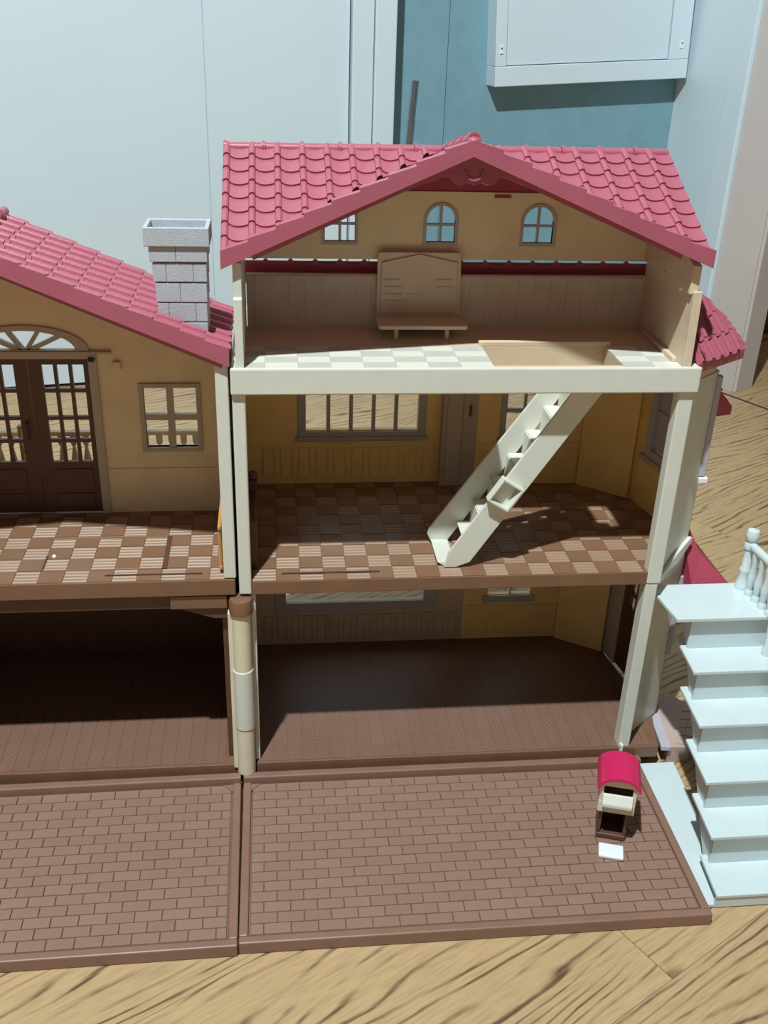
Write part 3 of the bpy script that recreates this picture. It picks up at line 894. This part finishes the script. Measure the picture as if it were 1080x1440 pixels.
# taupe door frame
df = MB().box(DX0 - .0065, DX0, DL - .0022, DL + .004, ZL, DT).box(DX1, DX1 + .0065, DL - .0022, DL + .004, ZL, DT).box(DX0 - .0065, DX1 + .0065, DL - .0022, DL + .004, DT, DT + .0065).build('door_frame', M['taupe'], HL, .0004)
MB().box(DX0 - .018, DX1 + .018, DL - .0030, DL - .0005, .3075, .3095).build('door_head', M['taupe'], df, .0003)
MB().box(DX1 + .0008, DX1 + .0050, DL - .0040, DL - .0020, .3020, .3048).build('hinge_pin', M['seam'], df)
fan = MB()
cx, rx, rz = XM, .040, .0165
for (r0, r1) in ((1.0, 1.18),):
    for i in range(16):
        a0, a1 = math.pi * i / 16, math.pi * (i + 1) / 16
        q = [(cx + rx * r * math.cos(a), .3098 + rz * r * math.sin(a)) for r, a in ((r0 * .94, a0), (r1, a0), (r1, a1), (r0 * .94, a1))]
        fan.prism(q, (DL - .0018, DL + .0035), 'y')
fo = fan.build('fan_light', M['taupe'], HL)
for ang in (50, 75, 105, 130):
    a = math.radians(ang)
    p, q = Vector((cx + .004 * math.cos(a), .3095)), Vector((cx + rx * 1.0 * math.cos(a) * 1.15, .3098 + rz * math.sin(a)))
    d = (q - p).normalized(); nn = Vector((-d.y, d.x)) * .0016
    MB().prism([tuple(p - nn), tuple(q - nn), tuple(q + nn), tuple(p + nn)], (DL - .001, DL + .003), 'y').build('fan_bar', M['taupe'], fo)
MB().box(-.210, -.124, DL - .0020, DL + .003, .3085, .3105).build('fan_sill', M['taupe'], fo)
# the two door leaves, each with 3 x 4 open lights
def leaf(x0, x1, hinge):
    st = .0075
    cols = 3
    zs = [.2190, .2360, .2375 + .0030, .2545, .2585, .2745, .2795, .2965]
    zs = [(.2180, .2320), (.2358, .2498), (.2536, .2680), (.2722, .2985)]
    zs = [(.2180, .2345), (.2375, .2535), (.2565, .2760), (.2790, .2985)]
    inner0, inner1 = (x0 + st * (1.0 if hinge == 'r' else .9), x1 - st * (.9 if hinge == 'r' else 1.0))
    if hinge == 'r': inner0, inner1 = x0 + .0100, x1 - .0040
    else: inner0, inner1 = x0 + .0040, x1 - .0100
    w = (inner1 - inner0 - 2 * .0026) / 3
    holes = []
    for i in range(3):
        a = inner0 + i * (w + .0026)
        for z0, z1 in zs: holes.append((a, a + w, z0, z1))
    mb = MB(); holed(mb, x0, x1, ZL + .001, DT - .0005, DL + .0003, DL + .0035, holes)
    o = mb.build('door_leaf', M['door_brown'], HL)
    for z0, z1 in ((ZL + .006, .1905), (.1935, .2120)):
        MB().box(inner0 + .001, inner1 - .001, DL - .0006, DL + .0005, z0, z1).build('door_panel', M['door_brown'], o, .0005)
    return o
l2 = leaf(XM + .0003, DX1, 'r')
l1 = leaf(DX0, XM - .0003, 'l')
hd = MB().tube((XM - .0055, DL - .004, .2375), (XM - .0055, DL - .004, .2520), .0009, 8).tube((XM - .0055, DL - .004, .2380), (XM - .0055, DL + .0005, .2380), .0008, 8).tube((XM - .0055, DL - .004, .2515), (XM - .0055, DL + .0005, .2515), .0008, 8)
hd.build('door_handle', M['dark_brown'], l1, smooth=True)
# window
wf = MB().box(WX0 - .0035, WX0, DL - .002, DL + .004, WZ0 - .0035, WZ1 + .0035).box(WX1, WX1 + .0035, DL - .002, DL + .004, WZ0 - .0035, WZ1 + .0035).box(WX0, WX1, DL - .002, DL + .004, WZ0 - .0035, WZ0).box(WX0, WX1, DL - .002, DL + .004, WZ1, WZ1 + .0035).build('window_frame', M['taupe'], HL, .0004)
c = (WX0 + WX1) / 2
MB().box(c - .0026, c + .0026, DL - .0012, DL + .0032, WZ0, WZ1).build('mullion', M['taupe'], wf)
zc = .2555
MB().box(WX0, WX1, DL - .001, DL + .003, zc - .0024, zc + .0024).build('glazing_bar', M['taupe'], wf)
MB().box(DX1 + .018, DX1 + .0245, DL - .0030, DL, .2950, .3015).build('wall_hook', M['ochre'], lwo, .0010)
MB().box(-.1140, -.0185, DL - .0008, DL, .2105, .2118).build('dado_rail', M['ochre'], lwo, .0002)
# right end wall of the left house: cream edge strip
MB().box(-.0200, -.0112, .0005, .006, ZL - .0000, .3360).build('edge_post', M['cream'], HL, .0010)
MB().box(-.0165, -.0125, .006, DL, ZL, .3330).build('side_wall', M['cream_trim'], HL)
MB().box(XA, XA + .005, .0005, DL, ZL, .3360).build('side_wall', M['cream'], HL)
# small tan balustrade folded against that wall
sr = MB().box(-.0235, -.0210, .0080, .0560, .2085, .2115).box(-.0235, -.0210, .0080, .0560, .1755, .1785).build('side_railing', M['gold'], HL, .0004)
bal = [(.0018, 0), (.0012, .003), (.0019, .010), (.0010, .018), (.0015, .024), (.0012, .030)]
for k in range(5):
    MB().lathe((-.0223, .0100 + k * .0105, .1778), bal, 8).build('baluster', M['gold'], sr, smooth=True)
# --- balcony behind the doors
bf = MB().box(-.262, -.0300, DL + .0050, .186, .160, .1722).build('balcony_floor', M['floor_brown'], HL)
bmesh_b = None
rail = MB().box(-.2600, -.0320, .1730, .1790, .2145, .2185).build('balcony_rail', M['beech'], HL, .0008)
MB().box(-.2600, -.0320, .1735, .1785, .1722, .1762).build('bottom_rail', M['beech'], rail, .0006)
prof = [(.0030, 0), (.0030, .004), (.0014, .006), (.0030, .013), (.0034, .018), (.0022, .026), (.0012, .032), (.0028, .036), (.0028, .044)]
bme = MB().lathe((0, 0, 0), prof, 10).mesh('baluster'); bme.materials.append(M['beech']); shade(bme)
for k in range(22):
    x = -.2555 + k * .0103
    if abs(x + .0935) < .006 or -.196 < x < -.168: continue
    inst('baluster', bme, rail, Matrix.Translation((x, .176, .1760)) @ Matrix.Diagonal((1, 1, .878, 1)))
MB().lathe((-.0935, .176, .1722), [(.0042, 0), (.0042, .042), (.0026, .045), (.0036, .048), (.0040, .051), (.0030, .0545), (.0008, .056)], 12).build('newel_post', M['gold'], rail, smooth=True)
gp = MB().box(-.1935, -.1700, .1590, .1645, .1722, .2300).build('balcony_gate', M['gold'], HL, .001)
MB().box(-.1905, -.1730, .1578, .1592, .2090, .2270).build('gate_panel', M['beech'], gp, .0006)
MB().box(-.1905, -.1730, .1578, .1592, .1760, .2060).build('gate_panel', M['beech'], gp, .0006)
gm = MB()
for i in range(12):
    a0, a1 = 2 * math.pi * i / 12, 2 * math.pi * (i + 1) / 12
    gm.prism([(-.1815 + r * math.cos(a), .2325 + r * .55 * math.sin(a)) for r, a in ((.0032, a0), (.0052, a0), (.0052, a1), (.0032, a1))], (.1600, .1630), 'y')
gm.build('gate_ring', M['gold'], gp)
# --- left roof
SL = .431
RZ = .4034 - SL * (XM + .1467)          # ridge height
ez = .4034 - SL * (-.0105 + .1467)
rl = MB()
YB = .1060
rl.prism([(XM, RZ - .0015), (-.0105, ez - .0015), (-.0105, ez - .0060), (XM, RZ - .0065)], (.0, YB), 'y')
rl.prism([(XM, RZ - .0015), (XM, RZ - .0065), (2 * XM + .0105, ez - .0060), (2 * XM + .0105, ez - .0015)], (.0, YB), 'y')
rlo = rl.build('roof', M['red'], HL)
sd = Vector((XM + .0105, 0, RZ - ez)); sl = sd.length
nr = 10
# chimney footprint is skipped by the tiles
CHX0, CHX1, CHY0, CHY1 = -.0558, -.0238, .0200, .0470
def left_tiles(mirror):
    ud = Vector((0, 1, 0)) if not mirror else Vector((0, -1, 0))
    vd = sd.copy() if not mirror else Vector((-sd.x, 0, sd.z))
    O = Vector((-.0105, 0, ez - .0015)) if not mirror else Vector((2 * XM + .0105, YB, ez - .0015))
    # ud x vd must point up
    if ud.cross(vd).z < 0:
        O = O + ud * YB; ud = -ud
    tiles_on(rlo, O, ud, vd, 7, nr, [(0, 0), (YB, 0), (YB, sl), (0, sl)], YB / 7, sl / nr)
left_tiles(False); left_tiles(True)
verge(rlo, (-.0100, ez + .0020), (XM, RZ + .0020), 10, -.0035, .0, .0115, .0012)
verge(rlo, (2 * XM + .0100, ez + .0020), (XM, RZ + .0020), 10, -.0035, .0, .0115, .0012)
verge(rlo, (-.0150, ez - .0085), (XM, RZ - .0095), 1, .0, .0030, .0030, 0)
for i in range(6):
    m = MB(); y = YB * i / 6
    m.tube((XM, y, RZ + .0005), (XM, y + YB / 6, RZ + .0005), .0036, 10); m.tube((XM, y, RZ + .0007), (XM, y + .003, RZ + .0007), .0047, 10)
    m.build('ridge_tile', M['red'], rlo, smooth=True)
# --- chimney: stones laid round a core
ch = MB().box(-.0545, -.0250, CHY0 + .0005, CHY1 - .0005, .3440, .4090).build('chimney', M['stone_joint'], HL)
rows = [(.3985, .4080, -.0592, -.0222, [.0, .46, 1]), (.3855, .3975, -.0576, -.0230, [0, .25, .75, 1]), (.3720, .3846, -.0566, -.0234, [0, .48, 1]), (.3590, .3712, -.0560, -.0238, [0, .23, .77, 1]), (.3460, .3582, -.0556, -.0240, [0, .5, 1])]
for z0, z1, x0, x1, cuts in rows:
    y0, y1 = CHY0 - (x0 + .0556) * -.6 - .0008, CHY1 + .001
    y0 = CHY0 - max(0, -.0556 - x0) * .6
    for a, b in zip(cuts[:-1], cuts[1:]):
        xa_, xb_ = x0 + (x1 - x0) * a + .00008, x0 + (x1 - x0) * b - .00008
        MB().box(xa_, xb_, y0, y0 + .0045, z0, z1).build('stone', M['stone'], ch, .0004)
        MB().box(xa_, xb_, y1 - .0045, y1, z0, z1).build('stone', M['stone'], ch, .0004)
    ym = (y0 + y1) / 2
    for (p, q) in ((y0 + .0047, ym - .0002), (ym + .0002, y1 - .0047)):
        MB().box(x0 + .0002, x0 + .005, p, q, z0, z1).build('stone', M['stone'], ch, .0004)
        MB().box(x1 - .005, x1 - .0002, p, q, z0, z1).build('stone', M['stone'], ch, .0004)
cap = MB()
kx0, kx1, ky0, ky1 = -.0618, -.0204, .0160, .0470
cap.box(kx0, kx1, ky0, ky0 + .0028, .4085, .4205).box(kx0, kx1, ky1 - .0028, ky1, .4085, .4205).box(kx0, kx0 + .0028, ky0 + .0028, ky1 - .0028, .4085, .4205).box(kx1 - .0028, kx1, ky0 + .0028, ky1 - .0028, .4085, .4205)
cap.build('chimney_cap', M['stone'], ch, .0006)
# --- hinge column between the two halves
hg = MB().lathe((-.0085, -.0010, -.0060), [(.0072, 0), (.0072, .1501)], 20).build('hinge_column', M['cream_trim'], HL, smooth=True)
MB().box(-.0185, -.0105, -.0020, .0090, -.0030, .1440).build('hinge_plate', M['cream_trim'], hg, .0006)
MB().lathe((-.0085, -.0010, .0390), [(.00735, 0), (.0079, .0006), (.0079, .0544), (.00735, .0550)], 20).build('hinge_sleeve', M['cream'], hg, smooth=True)
MB().lathe((-.0085, -.0010, .1442), [(.0075, 0), (.0088, .0008), (.0088, .0105), (.0080, .0125), (.002, .0128)], 20).build('hinge_cap', M['floor_brown'], hg, smooth=True)

# ================================================================== YARD PLATES
def yard(label, x0, x1, y0, y1, rz, org):
    t = thing('patio_plate', (org[0], org[1], G), label, 'patio', 0.0)
    zt = -.0120
    rim = .0062
    pl = MB().box(x0 + .001, x1 - .001, y0 + .001, y1 - .001, G, zt - .0018).build('tray', M['groove'], t)
    rm = MB()
    rm.box(x0, x1, y0, y0 + rim, G + .0002, zt + .0006).box(x0, x0 + rim, y0 + rim, y1 - rim, G + .0002, zt + .0006).box(x1 - rim, x1, y0 + rim, y1 - rim, G + .0002, zt + .0006)
    MB().box(x0, x1, y1 - rim - .0005, y1, G + .0002, -.0062).build('back_ledge', M['yard'], t, .0010)
    ro = rm.build('rim', M['yard'], t, .0010)
    # chamfer bracket near the hinge corner
    for sx in (0, 1):
        cxx = x0 + rim if not sx else x1 - rim
        s = 1 if not sx else -1
        MB().prism([(cxx, y1 - rim - .002), (cxx + s * .008, y1 - rim - .002), (cxx, y1 - rim - .010)], (zt - .0018, zt + .0004)).build('corner_gusset', M['yard'], t)
    bx0, bx1, by0, by1 = x0 + rim + .0012, x1 - rim - .0012, y0 + rim + .0010, y1 - rim - .0018
    rows = 16
    ph = (by1 - by0) / rows
    bl = .0186
    cache = {}
    for r in range(rows):
        x = bx0 - (0 if r % 2 else bl / 2)
        while x < bx1 - .0005:
            a, b = max(x, bx0), min(x + bl, bx1)
            w = round(b - a - .0003, 5)
            if w > .0015:
                if w not in cache:
                    g = .00015
                    me = bpy.data.meshes.new('brick')
                    e = .0003; hh = .0015
                    vs = [(0, 0, 0), (w, 0, 0), (w, ph - 2 * g, 0), (0, ph - 2 * g, 0), (e, e, hh), (w - e, e, hh), (w - e, ph - 2 * g - e, hh), (e, ph - 2 * g - e, hh)]
                    me.from_pydata(vs, [], [(4, 5, 6, 7), (0, 1, 5, 4), (1, 2, 6, 5), (2, 3, 7, 6), (3, 0, 4, 7)])
                    me.materials.append(M['brick']); cache[w] = me
                inst('brick', cache[w], pl, Matrix.Translation((a + .00015, by0 + r * ph + .00015, zt - .0018 + random.uniform(-.00012, .00012))))
            x += bl
    t.rotation_euler = (0, 0, rz)
    return t
yard('brown brick-moulded patio plate carrying the mailbox', -.0112, .3185, -.1660, -.0035, 0, (-.0112, -.1660))
yard('brown brick-moulded patio plate in front of the two-storey half', -.3220, -.0118, -.1675, -.0035, math.radians(0.5), (-.0118, -.1675))

# ================================================================== LADDER STAIR
LD = thing('toy_ladder', (.155, .033, Z1 + .001), 'cream plastic ladder stair leaning from the first floor into the attic hole', 'ladder')
zf = Z1 + .0006
# run direction: foot (.150, zf) to top (.2475, .332)
fx, fz, tx, tz = .1505, zf, .2500, .3290
dx, dz = tx - fx, tz - fz
# near stringer: narrow band below the treads
MB().prism([(.1445, zf), (.1535, zf), (.1640, zf + .0040), (tx + .003, .3150), (tx - .0005, tz), (tx - .010, tz), (.1475, zf + .013)], (.0125, .0150), 'y').build('stringer', M['cream'], LD, .0005)
# far stringer: tall side board
MB().prism([(.1405, zf), (.1520, zf), (tx - .004, .3148), (tx - .0225, .3148), (.1378, zf + .0125), (.1368, zf + .008)], (.0520, .0545), 'y').build('stringer', M['cream'], LD, .0005)
MB().prism([(.1440, zf), (.1555, zf), (.1530, zf + .003), (.1395, zf + .0035)], (.0150, .0520), 'y').build('foot_plate', M['cream'], LD, .0005)
ns = 8
for i in range(1, ns):
    t = i / ns
    x, z = fx - .002 + dx * t * .97, fz + dz * t * .97
    MB().box(x - .001, x + .0105, .0150, .0520, z - .0012, z).build('tread', M['cream'], LD, .0003)
    MB().prism([(x + .0092, z), (x + .0105, z), (x + .0105 + .0015, min(.3148, z + dz * .97 / ns - .001)), (x + .0102, min(.3148, z + dz * .97 / ns - .001))], (.0150, .0520), 'y').build('riser', M['cream'], LD, .0002)
# square ring on the near stringer
bx, bz = .1855, .2335
ang = math.atan2(dz, dx)
def rot(px, pz):
    return (bx + px * math.cos(ang) - pz * math.sin(ang), bz + px * math.sin(ang) + pz * math.cos(ang))
rg = MB()
for (a, b, c, d) in ((-.0105, .0105, .0075, .0095), (-.0105, .0105, -.0095, -.0075), (-.0105, -.0085, -.0075, .0075), (.0085, .0105, -.0075, .0075)):
    rg.prism([rot(a, c), rot(b, c), rot(b, d), rot(a, d)], (.0055, .0125), 'y')
rg.build('side_clip', M['cream'], LD, .0006)

# ================================================================== ATTIC DESK
AD = thing('toy_desk', (.126, .08, ZA), 'tan toy desk with a tall gabled backboard against the attic wall', 'desk')
MB().prism([(.0955, .3445), (.0975, .3425), (.1565, .3425), (.1585, .3445), (.1570, .3870), (.1555, .3900), (.0965, .3900), (.0955, .3870)], (.0915, .0945), 'y').build('backboard', M['beech'], AD, .0005)
bdp = MB().prism([(.0985, .3455), (.1555, .3455), (.1545, .3830), (.1265, .3890), (.0985, .3830)], (.0902, .0916), 'y').build('gabled_panel', M['beech'], AD, .0004)
for k, (a, b) in enumerate(((.1010, .1120), (.1010, .1150), (.1010, .1140), (.1010, .1180))):
    z = .3695 - k * .0052
    MB().box(a, b, .0895, .0904, z, z + .0012).build('shelf_line', M['attic'], bdp)
for k in range(2):
    z = .3695 - k * .0052
    MB().box(.1390, .1510, .0895, .0904, z, z + .0012).build('shelf_line', M['attic'], bdp)
MB().box(.1180, .1280, .0896, .0904, .3560, .3600).build('shelf_line', M['beech'], bdp)
MB().prism([(.0960, .0620), (.1585, .0620), (.1600, .0635), (.1560, .0930), (.0950, .0930), (.0945, .0635)], (.3408, .3438)).build('desk_top', M['beech'], AD, .0006)
for x in (.1078, .1452):
    MB().lathe((x, .0665, ZA + .0001), [(.0014, 0), (.0018, .002), (.0018, .006), (.0024, .0080)], 10).build('leg', M['beech'], AD, smooth=True)
for x in (.1078, .1452):
    MB().lathe((x, .0880, ZA + .0001), [(.0014, 0), (.0018, .002), (.0018, .006), (.0024, .0080)], 10).build('leg', M['beech'], AD, smooth=True)

# ================================================================== OUTDOOR STAIRCASE
ST = thing('toy_staircase', (.365, -.075, G), 'glossy white toy outdoor staircase with a balustrade beside the patio', 'staircase')
TZ = [-.0085, .0232, .0536, .0838, .1140, .1450]
TY = [(-.1530, -.1215), (-.1287, -.0907), (-.1053, -.0644), (-.0785, -.0384), (-.0537, -.0154)]
SX0, SX1 = .3260, .4020
for (y0, y1), z in zip(TY, TZ[:5]):
    MB().prism([(SX0, y0), (SX1 + .004, y0), (SX1 + .004, y1 + .008), (SX0 + .003, y1 + .008)], (z - .0030, z)).build('tread', M['white_gloss'], ST, .0006)
MB().prism([(.3172, -.0290), (.4080, -.0290), (.4080, .0215), (.3232, .0215), (.3131, .0116)], (.1418, .1450)).build('landing', M['white_gloss'], ST, .0006)
for i in range(6):
    z0 = (G + .001) if i == 0 else TZ[i - 1]
    z1 = TZ[i] - .003
    yb = TY[i][0] if i < 5 else -.0290
    yb += .006 if i else .001
    MB().box(.3320 if i else SX0 + .0005, SX1 - .002, yb, yb + .0025, z0, z1).build('riser', M['white_gloss'], ST, .0003)
# inner side boards carrying the treads
for x in (.3335, SX1 - .006):
    q = [(-.1455, G + .0035), (-.1455, TZ[0] - .0032)]
    for i in range(5):
        yn = TY[i + 1][0] + .0088 if i < 4 else -.0202
        q += [(yn, TZ[i] - .0032), (yn, TZ[i + 1] - .0032)]
    q += [(.0150, TZ[5] - .0032), (.0150, TZ[5] - .014), (-.0060, TZ[5] - .018), (-.1130, G + .0035)]
    MB().prism(q, (x, x + .0025), 'x').build('side_board', M['white_gloss'], ST)
MB().box(.3930, .3990, .0080, .0140, G, .1418).build('leg', M['white_gloss'], ST, .0005)
MB().prism([(.3215, -.1510), (.3450, -.1510), (.3520, .0), (.3205, .0)], (G, G + .0032)).build('base_plate', M['white_gloss'], ST, .0006)
MB().box(.345, SX1, -.1500, -.140, G, G + .003).build('base_plate', M['white_gloss'], ST, .0006)
# balustrade on the right of the landing and flight
nw = [(.0058, 0), (.0058, .004), (.0050, .005), (.0042, .014), (.0050, .0160), (.0050, .0178), (.0036, .0200), (.0038, .0350), (.0050, .0362), (.0050, .0400), (.0036, .0420), (.0052, .0440), (.0056, .0480), (.0044, .0515), (.0010, .0528)]
rx_ = .3860
NY = .0140
rlg = MB().tube((rx_, NY, .1840), (rx_ + .004, -.0290, .1840), .0034, 12).tube((rx_ + .004, -.0290, .1840), (rx_ + .012, -.140, .056), .0034, 12).build('hand_rail', M['white_gloss'], ST, smooth=True)
MB().lathe((rx_, NY, .1450), nw, 16).build('newel_post', M['white_gloss'], ST, smooth=True)
bp = [(.0036, 0), (.0036, .003), (.0022, .005), (.0034, .013), (.0036, .017), (.0020, .027), (.0030, .030), (.0030, .0365)]
for k in range(4):
    y = NY - .0105 - k * .0100
    MB().lathe((rx_ + .001 * (k + 1), y, .1450), bp, 12).build('baluster', M['white_gloss'], ST, smooth=True)
for i in range(5):
    y = (TY[i][0] + TY[i][1]) / 2
    zr = .184 + (y + .029) * (.184 - .056) / .111
    h = max(.02, zr - TZ[i])
    sc = h / .0365
    x = rx_ + .004 + (-.029 - y) / .111 * .008
    MB().lathe((x, y, TZ[i]), [(r, z * sc) for r, z in bp], 12).build('baluster', M['white_gloss'], ST, smooth=True)

# ================================================================== MAILBOX AND CARD
zm = -.0120
MBX = thing('toy_mailbox', (.2700, -.0810, zm - .0004), 'small toy mailbox with a magenta barrel roof, cream front and brown foot', 'mailbox', math.radians(-17))
MB().box(-.0098, .0098, -.0095, .0115, .0004, .0040).box(-.0098, -.0074, -.0090, .0110, .0040, .0230).box(.0074, .0098, -.0090, .0110, .0040, .0230).box(-.0074, .0074, .0080, .0110, .0040, .0230).build('foot', M['dark_brown'], MBX, .0008, local=True)
hb = .0230
def arch(w, h0, h1, n=10):
    pts = [(-w, h0), (w, h0)]
    for i in range(n + 1):
        a = math.pi * (.5 + (i / n - .5) * -1) if False else math.pi * i / n
        pts.append((w * math.cos(a), h1 + w * .62 * math.sin(a)))
    return pts
body = MB()
# front frame with an open slot, side and back walls
MBX.scale = (1.12, 1.08, 1.30)
body.box(-.0120, .0120, -.0130, -.0105, hb, hb + .0085)
body.box(-.0120, -.0094, -.0130, -.0105, hb + .0085, hb + .0190).box(.0094, .0120, -.0130, -.0105, hb + .0085, hb + .0190)
body.prism([(-.0120, hb + .0190), (.0120, hb + .0190)] + [(.0120 * math.cos(math.pi * i / 10), hb + .0190 + .0065 * math.sin(math.pi * i / 10)) for i in range(1, 10)], (-.0130, -.0105), 'y')
body.box(-.0120, -.0100, -.0105, .0120, hb, hb + .0190).box(.0100, .0120, -.0105, .0120, hb, hb + .0190).box(-.0100, .0100, .0100, .0120, hb, hb + .0190).box(-.0100, .0100, -.0105, .0100, hb, hb + .0015)
bd = body.build('body', M['cream_trim'], MBX, .0005, local=True)
MB().box(-.0092, .0092, -.0040, -.0030, hb + .002, hb + .0186).build('inner_back', M['dark_brown'], MBX, local=True)
MB().prism([(-.0180, hb + .0068), (-.0125, hb + .0075), (-.0125, hb + .0140), (-.0142, hb + .0140), (-.0180, hb + .0092)], (-.0098, .0098), 'x').build('flap', M['cream'], MBX, .0006, local=True)
rf_ = MB()
o_, i_ = [], []
for k in range(13):
    a = math.pi * k / 12
    o_.append((.0142 * math.cos(a), hb + .0185 + .0088 * math.sin(a))); i_.append((.0124 * math.cos(a), hb + .0185 + .0068 * math.sin(a)))
for k in range(12):
    rf_.prism([o_[k], o_[k + 1], i_[k + 1], i_[k]], (-.0158, .0140), 'y')
rf_.build('roof', M['magenta'], MBX, local=True)
cardo = MB().box(-.0092, .0092, -.0068, .0068, 0, .0030).build('white_block', M['white'], None, .0009)
cardo.location = (.2635, -.1042, zm - .0001)
cardo.rotation_euler = (0, 0, math.radians(-17))
tag(cardo, 'small flat white plastic block lying before the mailbox', 'block')
